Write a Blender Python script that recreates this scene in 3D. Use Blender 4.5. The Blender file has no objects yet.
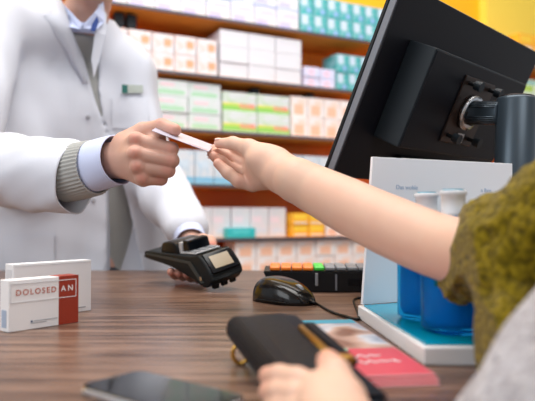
import bpy, bmesh, math, random
import numpy as np
from mathutils import Vector, Matrix
random.seed(7)
C = bpy.context.scene.collection
PI = math.pi
# ------------------------------------------------------------------ camera frame
F = 620.0
PT = math.atan(14.5 / F)
CT = 0.85                      # counter top height
HC = CT + 0.135                # eye height
def ray(px, py):
    x = (px - 267.5) / F; z = (200.5 - py) / F
    y = math.cos(PT) - z * math.sin(PT); zz = math.sin(PT) + z * math.cos(PT)
    return Vector((x / y, 1, zz / y))
def P(px, py, d):
    return ray(px, py) * d + Vector((0, 0, HC))
def G(px, py, z=0.0):
    r = ray(px, py)
    return r * ((z + CT - HC) / r.z) + Vector((0, 0, HC))
def W(x, y, z):                # z measured from the eye
    return Vector((x, y, z + HC))
# ------------------------------------------------------------------ materials
def mat(name, col, rough=.5, metal=0, spec=.5, **k):
    m = bpy.data.materials.new(name); m.use_nodes = True
    b = m.node_tree.nodes['Principled BSDF']
    b.inputs['Base Color'].default_value = (*col, 1)
    b.inputs['Roughness'].default_value = rough
    b.inputs['Metallic'].default_value = metal
    b.inputs['Specular IOR Level'].default_value = spec
    for kk, v in k.items():
        b.inputs[kk.replace('_', ' ')].default_value = v
    return m
def nd(m, t, **k):
    n = m.node_tree.nodes.new(t)
    for a, v in k.items(): setattr(n, a, v)
    return n
def lk(m, a, b): m.node_tree.links.new(a, b)
def bsdf(m): return m.node_tree.nodes['Principled BSDF']
def add_bump(m, scale, strength, dist=.001, kind='noise', stretch=(1, 1, 1), detail=3):
    tc = nd(m, 'ShaderNodeTexCoord'); mp = nd(m, 'ShaderNodeMapping'); mp.inputs['Scale'].default_value = stretch
    lk(m, tc.outputs['Object'], mp.inputs[0])
    if kind == 'noise':
        t = nd(m, 'ShaderNodeTexNoise'); t.inputs['Scale'].default_value = scale; t.inputs['Detail'].default_value = detail; out = t.outputs[0]
    else:
        t = nd(m, 'ShaderNodeTexVoronoi'); t.inputs['Scale'].default_value = scale; out = t.outputs[0]
    lk(m, mp.outputs[0], t.inputs['Vector'])
    b = nd(m, 'ShaderNodeBump'); b.inputs['Strength'].default_value = strength; b.inputs['Distance'].default_value = dist
    lk(m, out, b.inputs['Height']); lk(m, b.outputs[0], bsdf(m).inputs['Normal'])
    return out
def ramp(m, src, stops, dst=None):
    r = nd(m, 'ShaderNodeValToRGB'); e = r.color_ramp.elements
    while len(e) < len(stops): e.new(.5)
    for q, (p, c) in zip(e, stops): q.position = p; q.color = (*c, 1)
    lk(m, src, r.inputs[0]); lk(m, r.outputs[0], dst or bsdf(m).inputs['Base Color'])
    return r
def skin_mat(name, base, red):
    m = mat(name, base, .48, spec=.35)
    b = bsdf(m); b.inputs['Subsurface Weight'].default_value = .12
    b.inputs['Subsurface Radius'].default_value = (1, .35, .2); b.inputs['Subsurface Scale'].default_value = .006
    at = nd(m, 'ShaderNodeAttribute', attribute_name='blush')
    no = nd(m, 'ShaderNodeTexNoise'); no.inputs['Scale'].default_value = 45; no.inputs['Detail'].default_value = 3
    tc = nd(m, 'ShaderNodeTexCoord'); lk(m, tc.outputs['Object'], no.inputs['Vector'])
    mm = nd(m, 'ShaderNodeMath', operation='MULTIPLY_ADD'); lk(m, no.outputs[0], mm.inputs[0]); mm.inputs[1].default_value = .25
    lk(m, at.outputs['Fac'], mm.inputs[2])
    ramp(m, mm.outputs[0], [(.08, base), (.75, red)])
    n2 = nd(m, 'ShaderNodeTexNoise'); n2.inputs['Scale'].default_value = 500; lk(m, tc.outputs['Object'], n2.inputs['Vector'])
    bu = nd(m, 'ShaderNodeBump'); bu.inputs['Strength'].default_value = .12; bu.inputs['Distance'].default_value = .0006
    lk(m, n2.outputs[0], bu.inputs['Height']); lk(m, bu.outputs[0], b.inputs['Normal'])
    return m
M = {}
M['skin_m'] = skin_mat('skin_pharmacist', (.58, .35, .275), (.56, .20, .15))
M['skin_f'] = skin_mat('skin_customer', (.66, .43, .33), (.60, .25, .18))
M['nail'] = mat('nail', (.78, .50, .44), .25)
M['coat'] = mat('coat_cotton', (.65, .67, .745), .85, spec=.2); add_bump(M['coat'], 300, .15, .0006)
M['sweater'] = mat('grey_knit', (.37, .37, .355), .95, spec=.1); add_bump(M['sweater'], 700, .4, .001)
M['ribs'] = mat('grey_rib_knit', (.40, .40, .385), .95, spec=.1)
M['shirt'] = mat('pale_blue_shirt', (.58, .64, .86), .8, spec=.2); add_bump(M['shirt'], 500, .12, .0005)
M['navy'] = mat('navy_cloth', (.02, .05, .22), .8)
M['trouser'] = mat('dark_trouser', (.04, .045, .06), .9)
M['hair_m'] = mat('dark_hair', (.04, .025, .018), .6)
M['hair_f'] = mat('brown_hair', (.16, .08, .04), .55)
M['eye'] = mat('eye', (.75, .73, .70), .15)
M['lip'] = mat('lip', (.45, .17, .14), .5)
# mustard knit
m = M['mustard'] = mat('mustard_knit', (.17, .125, .008), 1, spec=.05)
o_ = add_bump(m, 170, .9, .004, detail=5)
ramp(m, o_, [(.32, (.055, .040, .002)), (.52, (.155, .112, .004)), (.72, (.29, .21, .010))])
bsdf(m).inputs['Sheen Weight'].default_value = .15
m = M['vest'] = mat('grey_melange_wool', (.5, .5, .53), 1, spec=.05)
o_ = add_bump(m, 220, .7, .003, detail=5)
ramp(m, o_, [(.3, (.27, .26, .28)), (.55, (.41, .40, .43)), (.8, (.54, .53, .57))])
M['black'] = mat('black_plastic', (.005, .0055, .007), .40, spec=.25)
M['blacksoft'] = mat('black_textured_plastic', (.007, .010, .012), .5, spec=.25)
M['blackmat'] = mat('monitor_back_plastic', (.004, .0045, .008), .5, spec=.25)
M['boxgrey'] = mat('charcoal_metal', (.012, .018, .024), .5, spec=.3); add_bump(M['boxgrey'], 900, .2, .0005)
M['edge'] = mat('monitor_edge_grey', (.16, .17, .20), .4)
M['gloss'] = mat('black_glass', (.003, .004, .006), .08, spec=.22)
M['steel'] = mat('brushed_steel', (.55, .56, .58), .25, 1)
M['post'] = mat('post_graphite', (.05, .07, .09), .35, .5)
M['browntint'] = mat('brown_tinted_metal', (.03, .017, .013), .4, .5)  # brownish reflection on the dark mounting plate put into the base colour
M['gold'] = mat('brass_zip', (.62, .36, .08), .28, 1)
M['white'] = mat('white_plastic', (.82, .83, .85), .4)
M['carton'] = mat('white_carton', (.84, .84, .86), .5)
M['carton2'] = mat('white_carton_soft', (.80, .81, .84), .5)
M['red'] = mat('brick_red_print', (.32, .033, .013), .45)
M['redtxt'] = mat('red_brown_ink', (.50, .12, .07), .5)
M['ink'] = mat('grey_ink', (.35, .38, .42), .5)
M['frameink'] = mat('pale_grey_ink', (.66, .67, .70), .5)
M['darkink'] = mat('navy_ink', (.05, .10, .20), .5)
M['bluetxt'] = mat('pale_blue_ink', (.38, .47, .62), .6)
M['paper'] = mat('display_board', (.86, .86, .90), .5)
M['teal'] = mat('teal_acrylic', (.0, .30, .45), .18)
M['phoneside'] = mat('phone_aluminium', (.62, .63, .66), .25, .9)
M['card'] = mat('pale_card', (.50, .48, .58), .35)
M['cardink'] = mat('card_print', (.55, .30, .34), .4)
M['k_orange'] = mat('orange_key', (.85, .20, .01), .4)
M['k_green'] = mat('green_key', (.05, .55, .04), .4)
M['k_grey'] = mat('grey_key', (.20, .21, .23), .4)
M['k_white'] = mat('white_key', (.75, .75, .77), .4)
M['k_teal'] = mat('teal_key', (.03, .35, .42), .4)
M['keypad'] = mat('terminal_keypad', (.55, .56, .58), .4)
M['screen'] = mat('terminal_screen', (.36, .29, .20), .15)  # gold reflection on the glossy screen painted as its colour
M['badge'] = mat('badge_silver', (.42, .46, .42), .4)
M['badgeg'] = mat('badge_green', (.01, .12, .10), .4)
M['button'] = mat('coat_button', (.38, .38, .42), .4)
M['leather'] = mat('black_leather', (.005, .008, .014), .45, spec=.12); add_bump(M['leather'], 260, .35, .0008, 'voronoi')
# blue bottle plastic
m = M['bluepl'] = mat('blue_translucent_plastic', (.02, .46, .86), .12)
bsdf(m).inputs['Transmission Weight'].default_value = .85; bsdf(m).inputs['IOR'].default_value = 1.12
M['liquid'] = mat('dark_blue_liquid', (.0, .18, .55), .2)
m = M['cap'] = mat('clear_cap', (.80, .84, .90), .15)
bsdf(m).inputs['Transmission Weight'].default_value = .35; bsdf(m).inputs['IOR'].default_value = 1.2
# laminated wood counter
m = M['wood'] = mat('walnut_laminate', (.1, .06, .04), .3, spec=.42)
tc = nd(m, 'ShaderNodeTexCoord'); mp = nd(m, 'ShaderNodeMapping')
mp.inputs['Rotation'].default_value = (0, 0, math.radians(-4)); mp.inputs['Scale'].default_value = (1.6, 26, 1)
lk(m, tc.outputs['Object'], mp.inputs[0])
n1 = nd(m, 'ShaderNodeTexNoise'); n1.inputs['Scale'].default_value = 3.2; n1.inputs['Detail'].default_value = 7; n1.inputs['Roughness'].default_value = .62; n1.inputs['Distortion'].default_value = .5
lk(m, mp.outputs[0], n1.inputs['Vector'])
mp2 = nd(m, 'ShaderNodeMapping'); mp2.inputs['Rotation'].default_value = (0, 0, math.radians(-4)); mp2.inputs['Scale'].default_value = (3, 150, 1)
lk(m, tc.outputs['Object'], mp2.inputs[0])
n2 = nd(m, 'ShaderNodeTexNoise'); n2.inputs['Scale'].default_value = 2.5; n2.inputs['Detail'].default_value = 4
lk(m, mp2.outputs[0], n2.inputs['Vector'])
mx = nd(m, 'ShaderNodeMath', operation='MULTIPLY_ADD'); lk(m, n2.outputs[0], mx.inputs[0]); mx.inputs[1].default_value = .62
ms = nd(m, 'ShaderNodeMath', operation='MULTIPLY'); lk(m, n1.outputs[0], ms.inputs[0]); ms.inputs[1].default_value = .57
lk(m, ms.outputs[0], mx.inputs[2])
ramp(m, mx.outputs[0], [(.44, (.016, .007, .005)), (.51, (.060, .029, .019)), (.58, (.135, .074, .050)), (.68, (.26, .16, .115))])
# orange shelf back
m = M['orange'] = mat('orange_back_panel', (.75, .17, .02), .5)
tc = nd(m, 'ShaderNodeTexCoord'); n1 = nd(m, 'ShaderNodeTexNoise'); n1.inputs['Scale'].default_value = 1.6; lk(m, tc.outputs['Object'], n1.inputs['Vector'])
ramp(m, n1.outputs[0], [(.35, (.90, .17, .008)), (.6, (.95, .30, .01))])
M['shelf'] = mat('shelf_board', (.80, .30, .04), .5)
M['lip'+'edge'] = mat('shelf_rail', (.07, .07, .09), .5)
M['yellow'] = mat('yellow_wall', (.95, .52, .01), .6)
M['yellow2'] = mat('pale_yellow_trim', (.98, .75, .10), .6)
M['wallw'] = mat('white_wall', (.75, .74, .72), .8)
m = M['floor'] = mat('grey_floor', (.35, .34, .33), .4); add_bump(m, 8, .05)
M['ceil'] = mat('ceiling_white', (.85, .85, .85), .9)
M['countfront'] = mat('counter_front', (.75, .75, .76), .5)
# ------------------------------------------------------------------ objects
def props(o, label, cat, group=None, kind=None):
    if label: o['label'] = label
    if cat: o['category'] = cat
    if group: o['group'] = group
    if kind: o['kind'] = kind
    return o
def empty(name, loc, label, cat, group=None, rz=0):
    o = bpy.data.objects.new(name, None); C.objects.link(o); o.location = loc; o.rotation_euler = (0, 0, rz)
    o.empty_display_size = .02
    return props(o, label, cat, group)
def link(name, me, mats, parent=None, smooth=False, world=True):
    o = bpy.data.objects.new(name, me); C.objects.link(o)
    for m_ in (mats if isinstance(mats, (list, tuple)) else [mats]): me.materials.append(m_)
    if smooth:
        for p in me.polygons: p.use_smooth = True
    if parent:
        o.parent = parent
        if world:
            root = parent; mw = Matrix.Identity(4); ch = []
            while root: ch.append(root); root = root.parent
            for r in reversed(ch): mw = mw @ (Matrix.Translation(r.location) @ r.rotation_euler.to_matrix().to_4x4())
            o.matrix_parent_inverse = Matrix.Identity(4)
            inv = mw.inverted()
            me.transform(inv)
    return o
def mesh(bm, name='m'):
    me = bpy.data.meshes.new(name); bm.normal_update(); bm.to_mesh(me); bm.free(); return me
def frame(x, y, z, o):
    """matrix with columns x,y,z directions and origin o"""
    m_ = Matrix.Identity(4)
    for i, v in enumerate((x, y, z)):
        for j in range(3): m_[j][i] = v[j]
    for j in range(3): m_[j][3] = o[j]
    return m_
def rotz(o, a): return Matrix.Translation(o) @ Matrix.Rotation(a, 4, 'Z')
def box_bm(x0, x1, y0, y1, z0, z1, bev=0, mtx=None, seg=2, bm=None):
    b = bmesh.new()
    bmesh.ops.create_cube(b, size=1)
    for v in b.verts: v.co = Vector(((x0 + x1) / 2 + v.co.x * (x1 - x0), (y0 + y1) / 2 + v.co.y * (y1 - y0), (z0 + z1) / 2 + v.co.z * (z1 - z0)))
    if bev: bmesh.ops.bevel(b, geom=b.edges[:], offset=bev, segments=seg, affect='EDGES', profile=.5)
    if mtx: b.transform(mtx)
    if bm is not None:
        me = bpy.data.meshes.new('t'); b.to_mesh(me); b.free(); bm.from_mesh(me); bpy.data.meshes.remove(me); return bm
    return b
def prism_bm(pts, z0, z1, bev=0, mtx=None, seg=2):
    b = bmesh.new()
    vs = [b.verts.new((p[0], p[1], z0)) for p in pts]
    f = b.faces.new(vs)
    r = bmesh.ops.extrude_face_region(b, geom=[f])
    for v in r['geom']:
        if isinstance(v, bmesh.types.BMVert): v.co.z = z1
    bmesh.ops.recalc_face_normals(b, faces=b.faces[:])
    if bev: bmesh.ops.bevel(b, geom=b.edges[:], offset=bev, segments=seg, affect='EDGES', profile=.5)
    if mtx: b.transform(mtx)
    return b
def rrect(w, h, r, n=6, cx=0, cy=0):
    pts = []
    for sx, sy, a0 in ((1, 1, 0), (-1, 1, 90), (-1, -1, 180), (1, -1, 270)):
        for i in range(n + 1):
            a = math.radians(a0 + 90 * i / n)
            pts.append((cx + sx * (w / 2 - r) + r * math.cos(a), cy + sy * (h / 2 - r) + r * math.sin(a)))
    return pts
def lathe_bm(prof, n=28, mtx=None):
    b = bmesh.new(); rings = []
    for r, z in prof:
        rings.append([b.verts.new((r * math.cos(2 * PI * i / n), r * math.sin(2 * PI * i / n), z)) for i in range(n)])
    for a, c in zip(rings, rings[1:]):
        for i in range(n): b.faces.new((a[i], a[(i + 1) % n], c[(i + 1) % n], c[i]))
    b.faces.new(list(reversed(rings[0]))); b.faces.new(rings[-1])
    if mtx: b.transform(mtx)
    return b
def tube_bm(pts, r, n=10, rs=None):
    b = bmesh.new(); rings = []
    pts = [Vector(p) for p in pts]; up = Vector((.13, .21, 1)).normalized()
    for i, p in enumerate(pts):
        t = (pts[min(i + 1, len(pts) - 1)] - pts[max(i - 1, 0)]).normalized()
        u = t.cross(up).normalized(); v = u.cross(t)
        rr = rs[i] if rs else r
        rings.append([b.verts.new(p + (u * math.cos(2 * PI * k / n) + v * math.sin(2 * PI * k / n)) * rr) for k in range(n)])
    for a, c in zip(rings, rings[1:]):
        for k in range(n): b.faces.new((a[k], a[(k + 1) % n], c[(k + 1) % n], c[k]))
    b.faces.new(list(reversed(rings[0]))); b.faces.new(rings[-1])
    return b
def catmull(pts, n=8):
    pts = [Vector(p) for p in pts]; q = [pts[0]] + pts + [pts[-1]]; out = []
    for i in range(1, len(q) - 2):
        for k in range(n):
            t = k / n; a, b, c, d = q[i - 1], q[i], q[i + 1], q[i + 2]
            out.append(.5 * ((2 * b) + (c - a) * t + (2 * a - 5 * b + 4 * c - d) * t * t + (3 * b - a - 3 * c + d) * t ** 3))
    out.append(pts[-1]); return out
def plate_bm(pts, th, bev=0):
    """polygon in space given thickness along its normal"""
    b = bmesh.new(); f = b.faces.new([b.verts.new(p) for p in pts]); f.normal_update(); n = f.normal.copy()
    r = bmesh.ops.extrude_face_region(b, geom=[f])
    for v in r['geom']:
        if isinstance(v, bmesh.types.BMVert): v.co += n * th
    bmesh.ops.recalc_face_normals(b, faces=b.faces[:])
    if bev: bmesh.ops.bevel(b, geom=b.edges[:], offset=bev, segments=2, affect='EDGES')
    return b
def text_mesh(s, size, mtx, depth=.0002, space=1.0, bold=0.0):
    cu = bpy.data.curves.new('t', 'FONT'); cu.body = s; cu.size = size; cu.extrude = depth; cu.space_character = space
    cu.align_x = 'CENTER'; cu.align_y = 'CENTER'; cu.offset = bold
    o = bpy.data.objects.new('t', cu); C.objects.link(o)
    bpy.context.view_layer.update()
    me = bpy.data.meshes.new_from_object(o.evaluated_get(bpy.context.evaluated_depsgraph_get()))
    bpy.data.objects.remove(o); me.transform(mtx); return me
# ------------------------------------------------------------------ implicit surfaces
class Field:
    def __init__(s, lo, hi, h):
        s.h = h; s.lo = np.array(lo, float); n = np.ceil((np.array(hi) - s.lo) / h).astype(int) + 1
        s.ax = [s.lo[i] + h * np.arange(n[i]) for i in range(3)]
        s.d = np.full(n, 1.0, np.float32)
    def sub(s, lo, hi):
        sl = []
        for i in range(3):
            a = int(np.clip(np.floor((lo[i] - s.lo[i]) / s.h), 0, s.d.shape[i] - 1)); b = int(np.clip(np.ceil((hi[i] - s.lo[i]) / s.h) + 1, a + 1, s.d.shape[i]))
            sl.append(slice(a, b))
        g = np.meshgrid(*[s.ax[i][sl[i]] for i in range(3)], indexing='ij')
        return tuple(sl), g
    def blend(s, sl, v, k):
        o = s.d[sl]
        if k <= 0: s.d[sl] = np.minimum(o, v); return
        hh = np.clip(.5 + .5 * (o - v) / k, 0, 1)
        s.d[sl] = (o * (1 - hh) + v * hh - k * hh * (1 - hh)).astype(np.float32)
    def cap(s, a, b, ra, rb, k=.01, flat=None):
        """tapered capsule; flat=(direction, factor) squashes it along a direction"""
        a = np.array(a, float); b = np.array(b, float); R = max(ra, rb) * (1.0 if not flat else max(1, 1 / flat[1])) + 3 * k + 2 * s.h
        sl, (X, Y, Z) = s.sub(np.minimum(a, b) - R, np.maximum(a, b) + R)
        ab = b - a; L2 = max(ab @ ab, 1e-12)
        t = np.clip(((X - a[0]) * ab[0] + (Y - a[1]) * ab[1] + (Z - a[2]) * ab[2]) / L2, 0, 1)
        dx = X - a[0] - t * ab[0]; dy = Y - a[1] - t * ab[1]; dz = Z - a[2] - t * ab[2]
        if flat:
            n = np.array(flat[0], float); n /= np.linalg.norm(n); q = dx * n[0] + dy * n[1] + dz * n[2]; e = 1 / flat[1] - 1
            dx = dx + q * n[0] * e; dy = dy + q * n[1] * e; dz = dz + q * n[2] * e
        v = np.sqrt(dx * dx + dy * dy + dz * dz) - (ra + (rb - ra) * t)
        s.blend(sl, v, k)
    def chain(s, pts, rs, k=.006, flat=None):
        for i in range(len(pts) - 1): s.cap(pts[i], pts[i + 1], rs[i], rs[i + 1], k, flat)
    def ell(s, c, r, k=.01):
        c = np.array(c, float); r = np.array(r, float); R = r + 3 * k + 2 * s.h
        sl, (X, Y, Z) = s.sub(c - R, c + R)
        q = np.sqrt(((X - c[0]) / r[0]) ** 2 + ((Y - c[1]) / r[1]) ** 2 + ((Z - c[2]) / r[2]) ** 2)
        s.blend(sl, (q - 1) * r.min(), k)
    def mesh(s):
        d = s.d; d[0] = d[-1] = 1; d[:, 0] = d[:, -1] = 1; d[:, :, 0] = d[:, :, -1] = 1
        ins = d < 0; nx, ny, nz = d.shape
        cnt = np.zeros((nx - 1, ny - 1, nz - 1), np.int8)
        cs = [(i, j, k) for i in (0, 1) for j in (0, 1) for k in (0, 1)]
        def cut(A, c): return A[c[0]:nx - 1 + c[0], c[1]:ny - 1 + c[1], c[2]:nz - 1 + c[2]]
        for c in cs: cnt += cut(ins, c)
        act = (cnt > 0) & (cnt < 8); idx = np.argwhere(act)
        vid = np.full(act.shape, -1, np.int64); vid[act] = np.arange(len(idx))
        acc = np.zeros((len(idx), 3)); num = np.zeros(len(idx))
        val = {c: d[idx[:, 0] + c[0], idx[:, 1] + c[1], idx[:, 2] + c[2]] for c in cs}
        for c in cs:
            for a in range(3):
                if c[a] == 0:
                    e = list(c); e[a] = 1; e = tuple(e); v0 = val[c]; v1 = val[e]; msk = (v0 < 0) != (v1 < 0)
                    t = np.where(msk, v0 / np.where(msk, v0 - v1, 1), 0); p = np.tile(np.array(c, float), (len(idx), 1)); p[:, a] = t
                    acc[msk] += p[msk]; num[msk] += 1
        V = s.lo + (idx + acc / num[:, None]) * s.h
        faces = []
        for a in range(3):
            b, c = (a + 1) % 3, (a + 2) % 3
            n = [nx, ny, nz]; s0 = [slice(1, -1)] * 3; s0[a] = slice(0, -1); s1 = list(s0); s1[a] = slice(1, None)
            A = ins[tuple(s0)]; B = ins[tuple(s1)]
            for sg, mk in ((1, A & ~B), (0, ~A & B)):
                q = np.argwhere(mk); 
                if not len(q): continue
                for ax in range(3):
                    if ax != a: q[:, ax] += 1
                def at(db, dc):
                    r = q.copy(); r[:, b] -= db; r[:, c] -= dc; return vid[r[:, 0], r[:, 1], r[:, 2]]
                f = np.stack([at(1, 1), at(0, 1), at(0, 0), at(1, 0)], 1)
                faces.append(f if sg else f[:, ::-1])
        Fc = np.concatenate(faces); Fc = Fc[(Fc >= 0).all(1)]
        return V, Fc
def np_mesh(parts, blush=None):
    V = []; Fc = []; n = 0
    for v, f in parts: V.append(v); Fc.append(f + n); n += len(v)
    V = np.concatenate(V); Fc = np.concatenate(Fc)
    me = bpy.data.meshes.new('m'); me.vertices.add(len(V)); me.vertices.foreach_set('co', V.astype(np.float32).ravel())
    me.loops.add(Fc.size); me.loops.foreach_set('vertex_index', Fc.ravel().astype(np.int32))
    me.polygons.add(len(Fc)); me.polygons.foreach_set('loop_start', np.arange(0, Fc.size, 4, dtype=np.int32))
    me.update(calc_edges=True); me.validate()
    if blush is not None:
        w = np.zeros(len(V), np.float32)
        for p, r, s_ in blush:
            dd = np.linalg.norm(V - np.array(p), axis=1) / r; w = np.maximum(w, s_ * np.exp(-dd * dd))
        a = me.attributes.new('blush', 'FLOAT', 'POINT'); a.data.foreach_set('value', w)
    return me
# ================================================================== SETTING
def struct(name, bm_, m_):
    o = link(name, mesh(bm_), m_); o['kind'] = 'structure'; return o
struct('floor', box_bm(-5, 7, -3, 8, -.1, 0), M['floor'])
US = Vector((.893, .449, 0)).normalized(); NS = Vector((.449, -.893, 0)).normalized()
ZV = Vector((0, 0, 1))
B0 = ray(240, 215) * 2.7; B0 = Vector((B0.x, B0.y, 0))
def tpx(px):
    k = (px - 267.5) / F; return (k * B0.y - B0.x) / (US.x - US.y * k)
SM = frame(US, -NS, ZV, B0)       # x along the wall, y into the wall, z up (world height)
struct('wall_back', box_bm(-3.5, 5, .42, .52, 0, 3.2, mtx=SM), M['yellow'])
struct('trim_1', box_bm(tpx(522) + .12, 5, .36, .42, 0, 3.2, mtx=SM), M['yellow2'])
struct('ceiling', box_bm(-5, 7, -3, 8, 3.2, 3.3), M['ceil'])
# ================================================================== COUNTER
ct = empty('pharmacy_counter', (0, .9, 0), 'long pharmacy counter with walnut-look laminate top under the card terminal and cartons', 'counter')
link('worktop', mesh(box_bm(-1.9, 2.2, .435, 1.52, CT - .04, CT, .004)), M['wood'], ct)
link('front_panel', mesh(box_bm(-1.85, 2.15, .50, .53, 0, CT - .04)), M['countfront'], ct)
link('cabinet_body', mesh(box_bm(-1.85, 2.15, .5305, 1.44, 0.002, CT - .04)), M['countfront'], ct)
# ================================================================== SHELVING
KY = [-34, 20, 78, 132, 185, 238, 292, 346, 400]
def shz(y): return HC + (215 - y) / F * 2.7
zs = {k: shz(y) for k, y in zip('TABCDEFGH', KY)}
sh = empty('shelving_unit', B0, 'orange-backed pharmacy shelving running behind the pharmacist, filled with cartons', 'shelf', rz=math.atan2(US.y, US.x))
xl, xr = tpx(-60), tpx(640)
link('back_panel', mesh(box_bm(xl, xr, .30, .33, 0, zs['A'] + .16, mtx=SM)), M['orange'], sh)
for k in 'ABCDEFGH':
    s_ = link('shelf_board', mesh(box_bm(xl, xr, .0, .30, zs[k] - .012, zs[k], .002, mtx=SM)), M['shelf'], sh)
    r_ = link('price_rail', mesh(box_bm(xl, xr, -.006, -.0005, zs[k] - .012, zs[k] + .001, .001, mtx=SM)), M['lipedge'], s_)
for x in (xl, xr): link('side_panel', mesh(box_bm(x - .02 if x == xl else x, x if x == xl else x + .02, 0, .30, 0, zs['A'] + .16, mtx=SM)), M['orange'], sh)
for px in (122, 135, 262, 318): 
    k = 'A' if px in (122, 135) else 'B'
    x = tpx(px); link('bracket', mesh(box_bm(x - .02, x + .02, .06, .12, zs[k] - .075, zs[k] - .019, .004, mtx=SM)), M['boxgrey'], sh)
# cartons on the shelves ------------------------------------------------
def banded(name, base, bands, xsplit=None, dot=None):
    """print pattern over a carton: bands=(z0,z1,x0,x1,colour) in the carton's own generated coordinates"""
    m_ = mat(name, base, .5)
    tc_ = nd(m_, 'ShaderNodeTexCoord'); sp = nd(m_, 'ShaderNodeSeparateXYZ'); lk(m_, tc_.outputs['Generated'], sp.inputs[0])
    cur = None
    def rng(sock, a, b):
        g = nd(m_, 'ShaderNodeMath', operation='GREATER_THAN'); lk(m_, sock, g.inputs[0]); g.inputs[1].default_value = a
        l = nd(m_, 'ShaderNodeMath', operation='LESS_THAN'); lk(m_, sock, l.inputs[0]); l.inputs[1].default_value = b
        q = nd(m_, 'ShaderNodeMath', operation='MULTIPLY'); lk(m_, g.outputs[0], q.inputs[0]); lk(m_, l.outputs[0], q.inputs[1]); return q.outputs[0]
    for (z0, z1, x0, x1, c) in bands:
        q = nd(m_, 'ShaderNodeMath', operation='MULTIPLY'); lk(m_, rng(sp.outputs[2], z0, z1), q.inputs[0]); lk(m_, rng(sp.outputs[0], x0, x1), q.inputs[1])
        mix = nd(m_, 'ShaderNodeMix', data_type='RGBA'); lk(m_, q.outputs[0], mix.inputs[0])
        if cur is None: mix.inputs[6].default_value = (*base, 1)
        else: lk(m_, cur, mix.inputs[6])
        mix.inputs[7].default_value = (*c, 1); cur = mix.outputs[2]
    vo = nd(m_, 'ShaderNodeTexVoronoi'); vo.inputs['Scale'].default_value = 4.5; vo.inputs['Randomness'].default_value = .9
    lk(m_, tc_.outputs['Generated'], vo.inputs['Vector'])
    sc_ = nd(m_, 'ShaderNodeSeparateColor'); lk(m_, vo.outputs['Color'], sc_.inputs[0])
    th = nd(m_, 'ShaderNodeMath', operation='MULTIPLY'); lk(m_, sc_.outputs[0], th.inputs[0]); th.inputs[1].default_value = .42
    mix = nd(m_, 'ShaderNodeMix', data_type='RGBA'); lk(m_, th.outputs[0], mix.inputs[0]); lk(m_, cur, mix.inputs[6]); mix.inputs[7].default_value = (*(bands[0][4]), 1)
    lk(m_, mix.outputs[2], bsdf(m_).inputs['Base Color']); return m_
wh = (.70, .71, .75)
ST = {
 'lilac': (banded('p_lilac', wh, [(.10, .35, .1, .6, (.52, .50, .82)), (.6, .8, .3, .9, (.80, .58, .78)), (0, .08, 0, 1, (.45, .55, .85))]), 'white carton with lilac print'),
 'teal': (banded('p_teal', (.02, .38, .38), [(.45, .95, .1, .6, (.55, .66, .78)), (.1, .35, .5, .9, (.20, .38, .68))]), 'teal carton with pale panel'),
 'heart': (banded('p_heart', wh, [(.35, .75, .55, .9, (.95, .38, .22)), (.2, .3, .1, .5, (.7, .75, .85))]), 'white carton with orange mark'),
 'plain': (banded('p_plain', (.69, .69, .74), [(.3, .4, .2, .8, (.78, .72, .80))]), 'plain white carton with faint print'),
 'pink': (banded('p_pink', (.60, .66, .86), [(.2, .8, .3, .6, (.88, .55, .68))]), 'small lavender carton with pink stripe'),
 'pinkgreen': (banded('p_pg', wh, [(.12, .38, .1, .9, (.40, .66, .45)), (.62, .78, .15, .6, (.90, .55, .65))]), 'white carton striped pink and green'),
 'stripe': (banded('p_stripe', wh, [(.08, .34, 0, 1, (.30, .62, .12)), (.34, .46, 0, .95, (.85, .72, .12)), (.22, .46, .5, .95, (.85, .30, .22))]), 'wide white carton banded green and red'),
 'peach': (banded('p_peach', (.87, .82, .82), [(.1, .6, .2, .8, (.90, .52, .36)), (.6, .85, .4, .9, (.92, .70, .62))]), 'white carton with peach pattern'),
 'bluebase': (banded('p_bb', wh, [(0, .22, 0, 1, (.22, .50, .72)), (.5, .7, .2, .7, (.70, .76, .84))]), 'white carton with blue foot band'),
 'rose': (banded('p_rose', wh, [(.5, .7, .1, .6, (.86, .70, .76)), (.15, .3, .2, .9, (.62, .72, .84))]), 'white carton with faint rose print'),
 'tealbox': (banded('p_tealbox', (.02, .45, .48), [(.5, .8, .2, .8, (.1, .6, .6))]), 'flat solid teal carton'),
 'orange': (banded('p_or', (.95, .42, .02), [(.5, .9, .1, .9, (.98, .62, .05)), (.1, .25, .1, .9, (.85, .75, .70))]), 'orange and yellow carton'),
 'green': (banded('p_green', (.75, .80, .72), [(.2, .6, .1, .9, (.45, .65, .10)), (.7, .9, 0, 1, (.20, .50, .55))]), 'pale carton with green label'),
 'yellow': (banded('p_yel', (.88, .86, .80), [(.1, .55, 0, 1, (.85, .62, .08))]), 'white carton with yellow label'),
}
ORD = ['leftmost', 'second from left', 'third from left', 'fourth from left', 'fifth from left', 'sixth from left', 'seventh from left', 'eighth from left', 'ninth from left', 'tenth from left', 'eleventh from left', 'twelfth from left', 'thirteenth from left', 'fourteenth from left']
LAY = {1: [''], 2: [', lower layer', ', upper layer'], 3: [', bottom layer', ', middle layer', ', upper layer']}
SHN = {'A': 'top shelf', 'B': 'second shelf', 'C': 'third shelf', 'D': 'fourth shelf', 'E': 'fifth shelf', 'F': 'lowest shelf'}
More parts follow.
